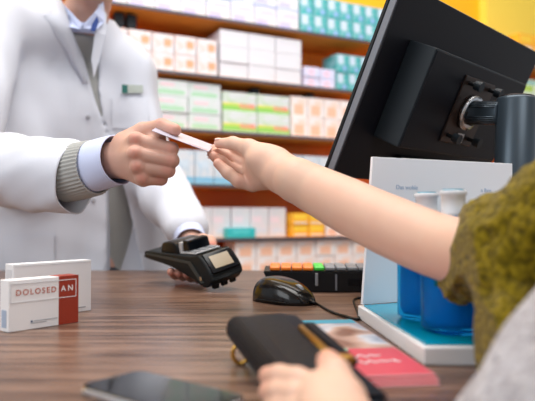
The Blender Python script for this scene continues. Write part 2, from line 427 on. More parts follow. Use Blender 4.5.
def row(shelf, px0, px1, w, h, layers, style, dy=.015, where='', dep=.13, vis0=0):
    m_, lab = ST[style]; t0, t1 = tpx(px0), tpx(px1); n = max(1, int(round((t1 - t0) / w))); w = (t1 - t0) / n
    lab0 = lab
    proto = mesh(box_bm(-w / 2 + .002, w / 2 - .002, 0, dep, 0, h - .001, .0015, seg=1)); proto.materials.append(m_)
    for l in range(layers):
        for i in range(n):
            o = bpy.data.objects.new('medicine_carton', proto); C.objects.link(o)
            p = SM @ Vector((t0 + w * (i + .5) + random.uniform(-.001, .001), dy + random.uniform(0, .008), zs[shelf] + l * h))
            o.location = p; o.rotation_euler = (0, 0, math.atan2(US.y, US.x))
            od = ORD[i] if n > 1 else ''
            lb = f"{lab0} on {SHN[shelf]}{where}{LAY[layers][l]}" + (f", {od}" if od else '')
            props(o, lb, 'carton', f"{lab0.split(' carton')[0]} cartons on the {SHN[shelf]}{where}")
row('A', 98, 301, .115, .092, 2, 'lilac')
row('A', 302, 392, .075, .09, 2, 'teal')
row('A', 524, 566, .1, .095, 2, 'orange', where=' right of monitor')
row('B', 104, 219, .10, .080, 2, 'heart')
row('B', 221, 304, .13, .071, 3, 'plain', dep=.2)
row('B', 306, 338, .075, .048, 2, 'pink')
row('B', 339, 374, .08, .088, 2, 'teal', where=' beside monitor')
row('B', 524, 566, .1, .09, 2, 'green', where=' right of monitor')
row('C', 154, 223, .145, .068, 3, 'pinkgreen')
row('C', 224, 292, .17, .09, 2, 'stripe')
row('C', 293, 358, .10, .094, 2, 'peach')
row('C', 524, 566, .1, .08, 2, 'yellow', where=' right of monitor')
row('D', 176, 352, .085, .145, 1, 'bluebase')
row('E', 196, 292, .085, .135, 1, 'rose', dy=.05)
row('E', 228, 257, .2, .045, 1, 'tealbox', dy=.003, dep=.044)
row('E', 294, 327, .09, .055, 2, 'orange')
row('E', 328, 368, .09, .06, 2, 'peach')
row('F', 198, 236, .10, .078, 2, 'rose')
row('F', 237, 372, .11, .073, 3, 'peach')
# ================================================================== MONITOR
a = math.atan((843 - 267) / F); MU = Vector((math.sin(a), math.cos(a), 0)); NH = Vector((math.cos(a), -math.sin(a), 0))
T = math.radians(25.5); MV = ZV * math.cos(T) + NH * math.sin(T); MN = MU.cross(MV).normalized()
if MN.y > 0: MN = -MN
MO = P(333, 177, .96)
MM = frame(MU, MV, MN, MO)      # x along width, y up the screen, z out of the back
def mp_(u, v, n=0): return MM @ Vector((u, v, n))
pc = mp_(.30, .15, .10)
mo = empty('computer_monitor', (pc.x + .12, pc.y - .06, CT), 'large black computer monitor seen from behind, tilted on a pillar stand', 'monitor')
link('rear_housing', mesh(box_bm(0, .533, 0, .30, -.003, .0, .0012, mtx=MM)), M['blackmat'], mo)
link('side_frame', mesh(box_bm(-.001, .534, -.001, .301, -.015, -.0032, .001, mtx=MM)), M['edge'], mo)
link('bezel', mesh(box_bm(-.002, .535, -.002, .302, -.021, -.0152, .001, mtx=MM)), M['black'], mo)
link('display_panel', mesh(box_bm(.008, .525, .010, .292, -.0225, -.0212, mtx=MM)), M['gloss'], mo)
link('computer_box', mesh(box_bm(.062, .415, .074, .231, .0003, .050, .002, mtx=MM)), M['boxgrey'], mo)
link('computer_box_cover', mesh(box_bm(.065, .412, .077, .228, .0502, .0515, .0005, mtx=MM)), M['blackmat'], mo)
link('port_strip', mesh(box_bm(.15, .36, .0, .05, .0005, .012, .002, mtx=MM)), M['black'], mo)
vp = link('mounting_plate', mesh(box_bm(.172, .286, .096, .210, .0517, .0545, .002, mtx=MM)), M['browntint'], mo)
def cylm(u, v, n0, n1, r, r2=None):
    return lathe_bm([(r, n0), (r2 or r, n1)], 18, MM @ Matrix.Translation((u, v, 0)))
for u, v in ((.190, .199), (.268, .199), (.190, .109), (.268, .109)):
    s_ = link('thumb_screw', mesh(cylm(u, v, .0545, .066, .0035)), M['black'], vp)
    link('screw_head', mesh(cylm(u, v, .066, .078, .0075, .0085)), M['boxgrey'], s_)
link('screw_label', mesh(box_bm(.222, .245, .100, .116, .0547, .056, mtx=MM)), M['k_white'], vp)
link('swivel_ring', mesh(lathe_bm([(.024, .0545), (.030, .0545), (.030, .064), (.024, .064)], 28, MM @ Matrix.Translation((.224, .154, 0)))), M['steel'], mo, True)
link('swivel_hub', mesh(cylm(.224, .154, .0546, .070, .020)), M['black'], mo, True)
hub = mp_(.224, .154, .060)
pd = .985
pt_ = P(516.5, 98, pd)          # pillar head
armend = Vector((pt_.x - .02, pt_.y, 0)); 
def rbar(a_, b_, wz, wy, m_, nm, par):
    a_ = Vector(a_); b_ = Vector(b_); t = (b_ - a_); L = t.length; t.normalize(); s = ZV.cross(t).normalized(); n = t.cross(s)
    b2 = prism_bm(rrect(wz, wy, min(wz, wy) * .35), 0, L, .003, frame(n, s, t, a_)); return link(nm, mesh(b2), m_, par, True)
ae = P(499, 113, pd + .01)
rbar(hub, ae + (ae - hub) * .12, .038, .036, M['post'], 'support_arm', mo)
rr = 19.5 * pd / F
pb = Vector((pt_.x - .012, pt_.y, CT)); pm_ = (Vector(pt_) - pb); Lp = pm_.length; tz = pm_.normalized(); tx = Vector((1, 0, 0)); ty = tz.cross(tx).normalized(); tx = ty.cross(tz)
link('pillar', mesh(lathe_bm([(rr * .98, 0), (rr, .01), (rr, Lp - .004), (rr * .93, Lp)], 40, frame(tx, ty, tz, pb))), M['post'], mo, True)
link('pillar_cap', mesh(lathe_bm([(rr * .9, Lp + .0002), (rr * .88, Lp + .002), (rr * .5, Lp + .0035)], 40, frame(tx, ty, tz, pb))), M['browntint'], mo, True)
link('stand_base', mesh(prism_bm(rrect(.11, .10, .02), 0.0005, .012, .003, Matrix.Translation((pb.x + .03, pb.y + .022, CT)))), M['post'], mo)
# ================================================================== DISPLAY STAND
ZC = Vector((0, 0, CT))
da = Vector((.121, .81, 0)); db = Vector((.362, .925, 0)); du = (db - da).normalized(); dn = Vector((-du.y, du.x, 0))
ds = empty('bottle_display_stand', (.24, .75, CT), 'white countertop display with upright board and teal base holding blue bottles', 'display')
foot = [(.1185, .8165), (.140, .558), (.335, .558), (.372, .936)]
link('base_slab', mesh(prism_bm(foot, .0, .0165, .0015, Matrix.Translation(ZC))), M['white'], ds)
link('base_cover', mesh(prism_bm([(.1245, .806), (.1435, .566), (.331, .566), (.365, .918)], .0166, .0186, .0005, Matrix.Translation(ZC))), M['teal'], ds)
BM_ = frame(du, ZV, dn * -1, da + ZC)      # x along board, y up, z toward viewer
bl = (db - da).length
h0 = .2115
brd = link('back_board', mesh(prism_bm([(0, .019), (bl, .019), (bl, h0), (.017, h0)], 0, .005, .0006, BM_)), M['paper'], ds)
def btxt(s, px, py, size, nm='lettering'):
    r = ray(px, py); o = da + ZC - dn * .0052; e = Vector((0, 0, HC)); k = (o - e).dot(dn) / r.dot(dn); p = e + r * k
    me = text_mesh(s, size, frame(du, ZV, -dn, p)); link(nm, me, M['bluetxt'], brd)
btxt('Das wohle', 407, 187.5, .0085); btxt('n Ihre', 486, 190.5, .0085)
def bottle(px, d, label):
    p = ray(px, 300) * d; p = Vector((p.x, p.y, CT + .0188))
    b = empty('pump_bottle', p, label, 'bottle', 'blue bottles on the white display stand')
    R = Matrix.Translation(p); r = .033
    link('bottle_body', mesh(lathe_bm([(r * .85, 0), (r, .004), (r, .085), (r * .9, .098), (r * .5, .107), (.0105, .111), (.0105, .116)], 36, R)), M['bluepl'], b, True)
    link('liquid', mesh(lathe_bm([(r * .7, .006), (r * .8, .012), (r * .8, .060), (r * .8, .062)], 30, R)), M['liquid'], b, True)
    cp = link('cap', mesh(lathe_bm([(.0135, .1162), (.0135, .118), (.0120, .1185), (.0120, .136), (.0135, .1365), (.0135, .1395), (.012, .141)], 30, R)), M['cap'], b, True)
    link('cap_disc', mesh(lathe_bm([(.0105, .1411), (.0105, .1423)], 24, R)), M['teal'], cp, True)
    return b
bottle(427, .705, 'blue translucent bottle with clear cap, nearer the upright board, left one of the pair')
bottle(454, .628, 'blue translucent bottle with clear cap, nearer the front edge of the teal base')
# ================================================================== LEAFLETS
la = G(352, 320, .007); la.z = CT; lb_ = G(436, 380, .003); lb_.z = CT
ldir = (lb_ - la); ldir.z = 0; LL = ldir.length; ldir.normalize(); lx = Vector((ldir.y, -ldir.x, 0))   # lx points left/right
if lx.x > 0: lx = -lx
LM = frame(-lx, -ldir, ZV, la)  # origin top right corner; -x to the left, -y toward viewer
def leaflet(i, off, rot, label):
    z0 = i * .0027
    L = empty('leaflet', la + Vector((0, 0, z0)), label, 'leaflet', 'leaflets stacked beside the display')
    m4 = LM @ Matrix.Translation((off[0], off[1], z0 + .0002)) @ Matrix.Rotation(rot, 4, 'Z')
    pink = mat('leaflet_edge_pink', (.80, .42, .45), .5)
    link('pages', mesh(box_bm(-.125, 0, -LL, 0, 0, .0022, .0004, mtx=m4)), pink, L)
    zt = .0023
    def pr(x0, x1, y0, y1, m_, nm, dz=0, par=L): return link(nm, mesh(box_bm(x0, x1, y0, y1, zt + dz, zt + .0001 + dz, mtx=m4)), m_, par)
    redm = mat('leaflet_red', (.58, .06, .09), .45)
    pr(-.124, -.001, -LL * .10, -.001, M_l['blue'], 'blue_header')
    pr(-.124, -.001, -LL * .62, -LL * .10, M_l['photo'], 'cover_photo')
    pr(-.124, -.001, -LL + .001, -LL * .62, redm, 'red_footer')
    if i == 2:
        link('round_mark', mesh(lathe_bm([(.008, 0), (.008, .0002)], 20, m4 @ Matrix.Translation((-.055, -LL * .63, zt + .0001)))), M_l['seal'], L)
        rt = m4 @ Matrix.Translation((-.055, -LL * .80, zt + .0001)); sb_ = bmesh.new()
        for yy, xx0, xx1 in ((.012, -.030, .030), (-.010, -.042, .040)):     # flowing handwritten strokes
            pts = [(x_, yy + .0045 * math.sin(x_ * 620 + yy * 90) * (.6 + .4 * math.sin(x_ * 170)) + x_ * .08, .0004) for x_ in np.linspace(xx0, xx1, 90)]
            t2 = tube_bm(pts, .0007, 5); me_ = bpy.data.meshes.new('t'); t2.to_mesh(me_); t2.free(); sb_.from_mesh(me_)
        sb_.transform(rt); link('handwriting', mesh(sb_), M['white'], L)
M_l = {'blue': mat('leaflet_blue', (.03, .42, .62), .4), 'seal': mat('leaflet_seal', (.45, .68, .50), .5)}
m = M_l['photo'] = mat('leaflet_photo', (.6, .62, .66), .35)
tc = nd(m, 'ShaderNodeTexCoord'); n1 = nd(m, 'ShaderNodeTexNoise'); n1.inputs['Scale'].default_value = 16; n1.inputs['Detail'].default_value = 1.5
lk(m, tc.outputs['Object'], n1.inputs['Vector']); ramp(m, n1.outputs[0], [(.34, (.25, .12, .08)), (.44, (.62, .42, .34)), (.5, (.68, .69, .74)), (.62, (.32, .38, .50)), (.75, (.75, .77, .82))])
leaflet(0, (.0, -.008), 0, 'pink-edged leaflet at the bottom of the small stack beside the display')
leaflet(1, (.0, -.004), .004, 'pink-edged leaflet in the middle of the small stack beside the display')
leaflet(2, (0, 0), 0, 'blue-headed leaflet with red footer, topmost of the small stack')
# ================================================================== CARTONS ON COUNTER
c0 = G(8.5, 333); c1 = G(78, 322.5)
bu = (c1 - c0); BW = bu.length; bu.normalize(); bn = Vector((-bu.y, bu.x, 0))
BH = .0595; BD = .021
bx = empty('medicine_box', c0 + bu * BW / 2 + bn * BD / 2, 'white and brick-red carton lettered DOLOSEDAN at the front left of the counter', 'carton')
XM = frame(bu, bn, ZV, c0)
def part(nm, x0, x1, y0, y1, z0, z1, m_, par, M4, bev=0): return link(nm, mesh(box_bm(x0, x1, y0, y1, z0, z1, bev, mtx=M4)), m_, par)
part('carton_body', 0, BW, 0, BD, 0.0003, BH, M['carton'], bx, XM, .0006)
rs = BW * .70
part('red_panel', rs, BW + .0002, -.0003, BD + .0003, .0006, BH + .0003, M['red'], bx, XM)
zt, zb = BH * .93, BH * .56; e = .0004
def framebars(x0, x1, z0, z1, t, m_, nm, skip=()):
    b = bmesh.new()
    if 'b' not in skip: box_bm(x0, x1, -.0007, -.0001, z0, z0 + t, mtx=XM, bm=b)
    if 't' not in skip: box_bm(x0, x1, -.0007, -.0001, z1 - t, z1, mtx=XM, bm=b)
    if 'l' not in skip: box_bm(x0, x0 + t, -.0007, -.0001, z0, z1, mtx=XM, bm=b)
    if 'r' not in skip: box_bm(x1 - t, x1, -.0007, -.0001, z0, z1, mtx=XM, bm=b)
    link(nm, mesh(b), m_, bx)
framebars(BW * .02, rs, zb, zt, .0005, M['frameink'], 'printed_frame', ('r',))
framebars(rs, BW * .965, zb, zt, .0008, M['carton'], 'white_frame', ('l',))
TM = frame(bu, ZV, -bn, c0)
def bt(s, x, z, size, m_, nm, sp=1.0, bold=0, off=.0004): link(nm, text_mesh(s, size, TM @ Matrix.Translation((x, z, off)), .0001, sp, bold), m_, bx)
bt('DOLOSED', BW * .375, BH * .745, .0096, M['redtxt'], 'lettering', 1.28, .0001)
bt('AN', BW * .825, BH * .745, .0100, M['carton'], 'lettering', 1.5, .0001)
for x0_, x1_, z_ in ((.345, .68, .165), (.30, .52, .125)): part('small_print', BW * x0_, BW * x1_, -.0005, -.0001, BH * z_ - .0004, BH * z_ + .0004, M['ink'], bx, XM)
part('print_mark', BW * .30, BW * .325, -.0005, -.0001, BH * .14, BH * .18, M['darkink'], bx, XM)
part('side_code', -.0005, -.0001, BD * .25, BD * .75, BH * .08, BH * .42, M['bluetxt'], bx, XM)
# plain box behind
d0 = G(13, 321); d1 = G(91, 310.5); 
b2u = (d1 - d0); W2 = b2u.length; b2u.normalize(); b2n = Vector((-b2u.y, b2u.x, 0))
H2 = (259.5 - 310) * -1 * d1.y / F * 1.0
b2 = empty('medicine_box', d0 + b2u * W2 / 2 + b2n * .011, 'plain white carton standing behind the red and white carton', 'carton')
X2 = frame(b2u, b2n, ZV, d0)
part('carton_body', 0, W2, 0, .022, .0003, H2, M['carton2'], b2, X2, .0006)
part('small_print', W2 * .74, W2 * .92, -.0005, -.0001, H2 * .08, H2 * .10, M['ink'], b2, X2)
part('end_flap_mark', -.0005, -.0001, .004, .018, H2 * .2, H2 * .9, M['frameink'], b2, X2)
part('lid_seam', .002, W2 - .002, -.0005, -.0001, H2 * .955, H2 * .965, M['frameink'], b2, X2)
# ================================================================== PHONE
L_ = Vector((.78, -.626, 0)).normalized(); W_ = Vector((-L_.y, L_.x, 0))
pk = G(130, 368.5, .008)
cen = pk + L_ * .0605 - W_ * .0315 + Vector((.009, -.002, 0)); cen.z = CT
ph = empty('smartphone', cen, 'black-screened smartphone with silver rim lying on the near counter edge', 'phone')
PMx = frame(L_, W_, ZV, cen)
link('rim', mesh(prism_bm(rrect(.120, .0600, .011, 8), .0003, .0075, .0018, PMx, 3)), M['phoneside'], ph, True)
link('glass', mesh(prism_bm(rrect(.118, .0580, .010, 8), .0074, .0082, .0003, PMx)), M['gloss'], ph)
link('earpiece', mesh(box_bm(-.0545, -.0535, -.006, .006, .0083, .0085, mtx=PMx)), M['k_grey'], ph)
link('side_button', mesh(box_bm(-.035, -.025, -.0306, -.0300, .003, .005, mtx=PMx)), M['steel'], ph)
# ================================================================== MOUSE
mf = G(283, 305); mdir = Vector((.70, -.71, 0)).normalized(); mw = Vector((-mdir.y, mdir.x, 0))
mcen = G(284, 302); mcen.y += .0
ms_ = empty('computer_mouse', mcen, 'glossy black corded computer mouse beside the keyboard', 'mouse')
L2 = .056; Wd = .032
mfm = frame(mdir, mw, ZV, mcen)
bmm = bmesh.new(); NU, NV = 36, 14
grid = []
for j in range(NV + 1):
    ph_ = (PI / 2) * j / NV; ring = []
    for i in range(NU):
        th = 2 * PI * i / NU; cx = math.cos(th); sx = math.sin(th)
        ex = abs(cx) ** .75 * (1 if cx > 0 else -1) * L2; ey = abs(sx) ** .8 * (1 if sx > 0 else -1) * Wd * (1 - .08 * cos_ if (cos_ := cx) else 1)
        s = math.cos(ph_) ** .55; x = ex * s; y = ey * s
        hz = .036 * (math.sin(ph_) ** .75) * (1 - .28 * (x / L2) - .22 * (x / L2) ** 2)
        ring.append(bmm.verts.new((x, y, max(hz, 0) + .0005)))
    grid.append(ring)
for a_, b_ in zip(grid, grid[1:]):
    for i in range(NU): bmm.faces.new((a_[i], a_[(i + 1) % NU], b_[(i + 1) % NU], b_[i]))
bmm.faces.new(list(reversed(grid[0])))
bmesh.ops.remove_doubles(bmm, verts=bmm.verts[:], dist=1e-6); bmm.transform(mfm)
M['mouse'] = mat('mouse_gloss', (.007, .006, .006), .16, spec=.35)
link('shell', mesh(bmm), M['mouse'], ms_, True)
link('scroll_wheel', mesh(lathe_bm([(.008, -.003), (.0105, -.002), (.0105, .002), (.008, .003)], 20, mfm @ Matrix.Translation((.030, 0, .0195)) @ Matrix.Rotation(PI / 2, 4, 'X'))), M['k_grey'], ms_, True)
link('side_stripe', mesh(box_bm(-.03, .035, -.0335, -.0315, .004, .006, .0008, mtx=mfm)), M['black'], ms_)
ce = mcen + mdir * (L2 - .004)
cable = catmull([ce + Vector((0, 0, .008)), ce + mdir * .012 + Vector((0, 0, .005)), G(316, 303, .002), G(330, 311, .002), G(345, 316, .002), G(359, 318, .002), G(372, 305, .002) + Vector((-.02, .05, 0)), Vector((.15, 1.0, CT + .002))], 8)
link('cable', mesh(tube_bm(cable, .0018, 8)), M['black'], ms_, True)
# ================================================================== KEYBOARD
kb = empty('point_of_sale_keyboard', (.10, 1.12, CT), 'thick black till keyboard with orange and green keys between mouse and display', 'keyboard')
k0 = G(268, 290); k0 = Vector((0.000, 1.085, CT)); ku = Vector((.999, -.03, 0)).normalized(); kn = Vector((-ku.y, ku.x, 0))
KM = frame(ku, kn, ZV, k0)
prof = [(0, .0), (.0, .036), (.085, .039), (.085, 0.0)]      # (depth, height)
bk = bmesh.new()
KL = .27
def kface(x, inset=0): return [bk.verts.new((x + (inset if z < .01 else 0), y, z + .0006)) for y, z in prof]
A_ = kface(-.008, .018); B_ = kface(KL)
for i in range(4): bk.faces.new((A_[i], A_[(i + 1) % 4], B_[(i + 1) % 4], B_[i]))
bk.faces.new(A_); bk.faces.new(list(reversed(B_))); bmesh.ops.recalc_face_normals(bk, faces=bk.faces[:])
bmesh.ops.bevel(bk, geom=bk.edges[:], offset=.002, segments=2, affect='EDGES'); bk.transform(KM)
link('case', mesh(bk), M['black'], kb)
link('front_seam', mesh(box_bm(.118, .121, -.0012, .0, .004, .032, mtx=KM)), M['edge'], kb)
link('cable_catch', mesh(box_bm(.083, .088, -.004, .0, .012, .034, .001, mtx=KM)), M['k_grey'], kb)
link('status_window', mesh(box_bm(.14, .19, -.001, .0, .012, .024, mtx=KM)), M['gloss'], kb)
ky = Vector((0, .085, .003)).normalized()
KT = KM @ frame(Vector((1, 0, 0)), ky, Vector((1, 0, 0)).cross(ky), Vector((0, 0, .0372)))
xk = .002
for r_ in range(3):
    x = .004
    for i in range(13):
        colr = ('k_orange' if i < 4 else 'k_green' if i < 5 else 'k_white' if i > 10 else 'k_teal' if i == 10 else 'k_grey') 
        if r_ % 2 and i in (5, 6): colr = 'k_grey'
        link('key', mesh(box_bm(x, x + .0175, .006 + r_ * .023, .026 + r_ * .023, 0, .0065, .0015, mtx=KT, seg=1)), M[colr], kb)
        x += .0195
# ================================================================== CARD TERMINAL
tr = empty('card_terminal', (-.12, 1.2, CT), 'black handheld card payment terminal tipped up in the pharmacist\'s left hand', 'card reader')
n0 = W(*( (P(209, 290, 1.09) - Vector((0, 0, HC))) ))
TLv = (P(146, 262, 1.235) - n0).normalized()                  # along the body, towards its lifted end
TWv = (P(236, 279, 1.135) - n0); TWv = (TWv - TLv * TWv.dot(TLv)).normalized()
TNv = TLv.cross(TWv).normalized()
if TNv.z < 0: TNv = -TNv
TLn = (P(146, 262, 1.235) - n0).length
TW = .072
TMx = frame(TLv, TNv, TWv, n0)    # x along, y up, z across
sp_ = [(-.004, .012), (.004, .003), (.020, .000), (.05, .006), (TLn * .6, .012), (TLn, .008), (TLn + .004, .015), (TLn * .98, .024), (TLn * .6, .037), (.05, .050), (.034, .0555), (.019, .0535), (-.003, .034), (-.009, .020)]
def closed_cat(pts, n=4):
    out = []; N_ = len(pts)
    for i in range(N_):
        a, b, c, d = [Vector((*pts[(i + j) % N_], 0)) for j in (-1, 0, 1, 2)]
        for k in range(n):
            t = k / n; out.append(tuple((.5 * ((2 * b) + (c - a) * t + (2 * a - 5 * b + 4 * c - d) * t * t + (3 * b - a - 3 * c + d) * t ** 3))[:2]))
    return out
link('terminal_body', mesh(prism_bm(closed_cat(sp_), 0, TW, .003, TMx, 3)), M['blacksoft'], tr, True)
M['tside'] = mat('terminal_grey_band', (.035, .05, .055), .3)
bd = [(.012, .010), (.05, .040), (TLn * .6, .031), (TLn * .97, .020), (TLn * .97, .017), (TLn * .6, .026), (.058, .034), (.022, .006)]
link('side_trim', mesh(prism_bm(bd, -.0012, .0, .0003, TMx)), M['tside'], tr)
link('side_screw', mesh(lathe_bm([(.004, -.0022), (.004, 0)], 14, TMx @ Matrix.Translation((.020, .016, 0)))), M['steel'], tr)
# display on the rounded head: faces up and toward the near right end
sa = Vector((-.0065, .0335, 0)); sb = Vector((.0195, .0565, 0))
sx_ = (sb - sa).normalized(); sn = Vector((-sx_.y, sx_.x, 0))
SMx = TMx @ frame(sx_, sn, Vector((0, 0, 1)), sa)
link('display_frame', mesh(box_bm(-.003, .037, -.0045, .0008, .005, .067, .0012, mtx=SMx)), M['gloss'], tr)
link('display_screen', mesh(box_bm(.004, .030, .0009, .0018, .014, .056, .0004, mtx=SMx)), M['screen'], tr)
sd = Vector((TLn * .62 - .045, -.017, 0)).normalized(); sn2 = Vector((-sd.y, sd.x, 0))
K2 = TMx @ frame(sd, sn2, Vector((0, 0, 1)), Vector((.045, .0535, 0)))
link('keypad_plate', mesh(box_bm(.0, .048, -.001, .0015, .008, .064, .0006, mtx=K2)), M['keypad'], tr)
for i in range(4):
    for j in range(3): link('key', mesh(box_bm(.003 + i * .0115, .012 + i * .0115, .0016, .0036, .011 + j * .018, .025 + j * .018, .0008, mtx=K2, seg=1)), M['k_grey'], tr)
link('printer_cover', mesh(prism_bm(closed_cat([(.098, .026), (.150, .022), (.157, .034), (.148, .052), (.112, .060), (.099, .050)]), .006, .066, .003, TMx)), M['black'], tr, True)
link('paper_slot', mesh(prism_bm([(.088, .032), (.097, .030), (.100, .062), (.093, .064)], .010, .062, .001, TMx)), M['k_white'], tr)
link('printer_latch', mesh(prism_bm([(.066, .046), (.089, .040), (.091, .068), (.074, .070)], .012, .060, .003, TMx)), M['gloss'], tr)
for i in range(3): link('rubber_foot', mesh(box_bm(.0 + i * .001, .008, -.003, .006, .012 + i * .02, .024 + i * .02, .001, mtx=TMx)), M['black'], tr)
# ================================================================== BANK CARD
cA = P(158, 133, .872); cB = P(208.5, 151.8, .875); cC = P(222.5, 149, .925)
cu_ = (cB - cA).normalized(); cv = (cC - cB); cv = (cv - cu_ * cv.dot(cu_)).normalized(); cn = cu_.cross(cv)
if cn.z < 0: cn = -cn
cc = cB - cu_ * .0428 + cv * .027
cd = empty('payment_card', cc, 'pale lilac plastic card passed between the two hands', 'card')
CM = frame(cu_, cv, cu_.cross(cv), cc)
link('card_body', mesh(prism_bm(rrect(.0856, .054, .003, 4), -.0004, .0004, 0, CM)), M['card'], cd)
link('printed_stripe', mesh(box_bm(.012, .040, -.024, -.021, .00045 if CM.to_3x3().col[2].z > 0 else -.0006, .0006 if CM.to_3x3().col[2].z > 0 else -.00045, mtx=CM)), M['cardink'], cd)
# ================================================================== WALLET
wA = P(237, 319, .565); wB = P(298, 315, .60)
wl = (P(400, 404, .425) - wB); wl.normalize(); ww = (wB - wA); ww = (ww - wl * ww.dot(wl)).normalized(); wn = wl.cross(ww)
if wn.z < 0: wn = -wn
WL, WW, WH = .195, .071, .024
wo = wB - wn * 0
WMx = frame(ww, wl, wn, wo)     # x across (wB at 0, toward left = negative), y along toward viewer, z up; top face z=0
wt = empty('zip_wallet', wo + wl * .1 - wn * .02, 'long black leather wallet with brass zip held in the customer\'s left hand', 'wallet')
def wprof(x0, x1, z0, z1, r, n=5):
    return rrect(x1 - x0, z1 - z0, r, n, (x0 + x1) / 2, (z0 + z1) / 2)
def wprism(pts, y0, y1, bev, m_, nm, par=None):
    b = prism_bm(pts, y0, y1, bev, WMx @ frame(Vector((1, 0, 0)), Vector((0, 0, 1)), Vector((0, 1, 0)), Vector((0, 0, 0))), 3)
    return link(nm, mesh(b), m_, par or wt, True)
wprism(wprof(-WW, -.030, -WH, -.001, .0098), 0, WL, .0025, M['leather'], 'rolled_spine')
wprism([(-.040, -.004), (-.012, -.0015), (-.001, -.004), (0, -.010), (-.004, -.020), (-.040, -.024)], .001, WL - .001, .0025, M['leather'], 'wallet_body')
wprism([(-.050, -.001), (-.020, .0020), (-.002, .0), (-.001, -.002), (-.020, .0), (-.050, -.003)], .001, WL * .9, .0005, M['leather'], 'flap')
zp = wprism(wprof(-.0185, -.0130, .001, .0060, .002), .045, .120, .0006, M['gold'], 'zip_track')
wprism(wprof(-.0125, .0, .000, .0070, .003), .040, .125, .0012, M['leather'], 'zip_binding')
wprism(wprof(-.024, -.004, .003, .0090, .0025), .118, .127, .001, M['gold'], 'zip_stop')
# ring pull hanging at the far left end
rp = WMx @ Vector((-WW + .010, .006, -WH + .004)) - Vector((-.004, .012, 0))
ring = [rp + Vector((.0070 * math.sin(t_), -.003, -.012 - .0085 * math.cos(t_))) for t_ in np.linspace(0, 2 * PI, 25)]
pl_ = link('zip_pull', mesh(tube_bm(ring, .0021, 8)), M['gold'], wt, True)
link('pull_link', mesh(tube_bm([rp + Vector((.003, 0, .003)), rp + Vector((.001, -.002, -.003)), rp + Vector((0, -.003, -.006))], .0022, 8)), M['gold'], pl_, True)
#<P>
# ================================================================== PEOPLE
from mathutils.bvhtree import BVHTree
def wrinkle(f, amp, fr, seed=0, zs_=1.0):
    X, Y, Z = np.meshgrid(*f.ax, indexing='ij'); q = np.zeros_like(X); rs_ = np.random.RandomState(seed)
    for i in range(5):
        k = rs_.normal(size=3) * fr * np.array([1, 1, zs_]); ph1 = rs_.uniform(0, 6, 4); k2 = rs_.normal(size=3) * fr * .5 * np.array([1, 1, zs_])
        q += np.sin(k[0] * X + k[1] * Y + k[2] * Z + ph1[0] + 1.5 * np.sin(k2[0] * X + k2[1] * Y + k2[2] * Z + ph1[1]))
    f.d += (amp * q / 2.2).astype(np.float32)
def loft(cs, rs_, n=64, disp=None, thick=.003, up=(0, 0, 1), tilt=None):
    """open cloth tube: centres, radii (ru,rv); last ring is the hem, folded inwards"""
    b = bmesh.new(); cs = [Vector(c) for c in cs]; N_ = len(cs); rings = []
    def ring(c, t, ru, rv, i, e=0):
        u = Vector(up).cross(t).normalized(); v = t.cross(u).normalized(); out = []
        for k in range(n):
            a_ = 2 * PI * k / n; dd = disp(i / (N_ - 1), a_) if disp else 0
            out.append(b.verts.new(c + u * math.cos(a_) * (ru + dd - e) + v * math.sin(a_) * (rv + dd - e)))
        return out
    for i, c in enumerate(cs):
        t = (cs[min(i + 1, N_ - 1)] - cs[max(i - 1, 0)]).normalized()
        rings.append(ring(c, t, rs_[i][0], rs_[i][1], i))
    t = (cs[-1] - cs[-2]).normalized()
    rings.append(ring(cs[-1] + t * .0006, t, *rs_[-1], N_ - 1, thick * .5)); rings.append(ring(cs[-1], t, *rs_[-1], N_ - 1, thick))
    for j in range(N_ - 2, max(N_ - 2 - N_ // 2, 0), -1): rings.append(ring(cs[j], (cs[j + 1] - cs[j - 1]).normalized(), *rs_[j], j, thick))
    for a_, c_ in zip(rings, rings[1:]):
        for k in range(n): b.faces.new((a_[k], a_[(k + 1) % n], c_[(k + 1) % n], c_[k]))
    return b
def interp(pts, rad, n):
    c = catmull(pts, n); m_ = len(pts); out = []
    for i in range(len(c)):
        t = i / n; j = min(int(t), m_ - 2); f_ = t - j; out.append(tuple(rad[j][q] * (1 - f_) + rad[j + 1][q] * f_ for q in (0, 1)))
    return c, out
def nail(nm, p, x, y, z, sx, sy, par, m_):
    b = bmesh.new(); bmesh.ops.create_uvsphere(b, u_segments=14, v_segments=8, radius=1)
    for v in b.verts: v.co = Vector((v.co.x * sx, v.co.y * sy, v.co.z * .0016))
    x = Vector(x).normalized(); z = Vector(z); z = (z - x * z.dot(x)).normalized(); b.transform(frame(x, z.cross(x), z, p)); return link(nm, mesh(b), m_, par, True)
# ------------------------------------------------------------------ pharmacist
pr_ = empty('person', (-.48, 1.70, 0), 'person in white lab coat over grey sweater, holding out a card', 'person')
Nb = P(84, 24, 1.585); RS = P(-6, 20, 1.42); LS = P(128, 72, 1.63); Ch = P(80, 115, 1.64); Pe = W(-.475, 1.72, -.12)
RE = P(-42, 168, 1.20); RW = P(108, 162, .955); LE = P(150, 168, 1.60); LW = P(190, 238, 1.34)
HCn = W(-.430, 1.515, .630)
f = Field(W(-.95, .90, -.985), W(.0, 2.0, .85), .009)
f.cap(Pe, Ch, .13, .145, .02, ((0, 1, 0), .62)); f.cap(Nb, RS, .045, .042, .02); f.cap(Nb, LS, .045, .040, .02)
f.chain([RS, RE, (RE + RW) / 2, RW + (RE - RW) * .15], [.048, .040, .034, .027], .02); f.chain([LS, LE, LW], [.048, .038, .026], .02)
f.cap(Nb, HCn + Vector((0, .02, -.03)), .055, .054, .02)
f.ell(HCn + Vector((0, .01, .02)), (.076, .095, .10), .02); f.ell(HCn + Vector((0, -.030, -.055)), (.052, .060, .058), .025)
f.cap(HCn + Vector((0, -.086, .015)), HCn + Vector((0, -.105, -.018)), .010, .013, .012)
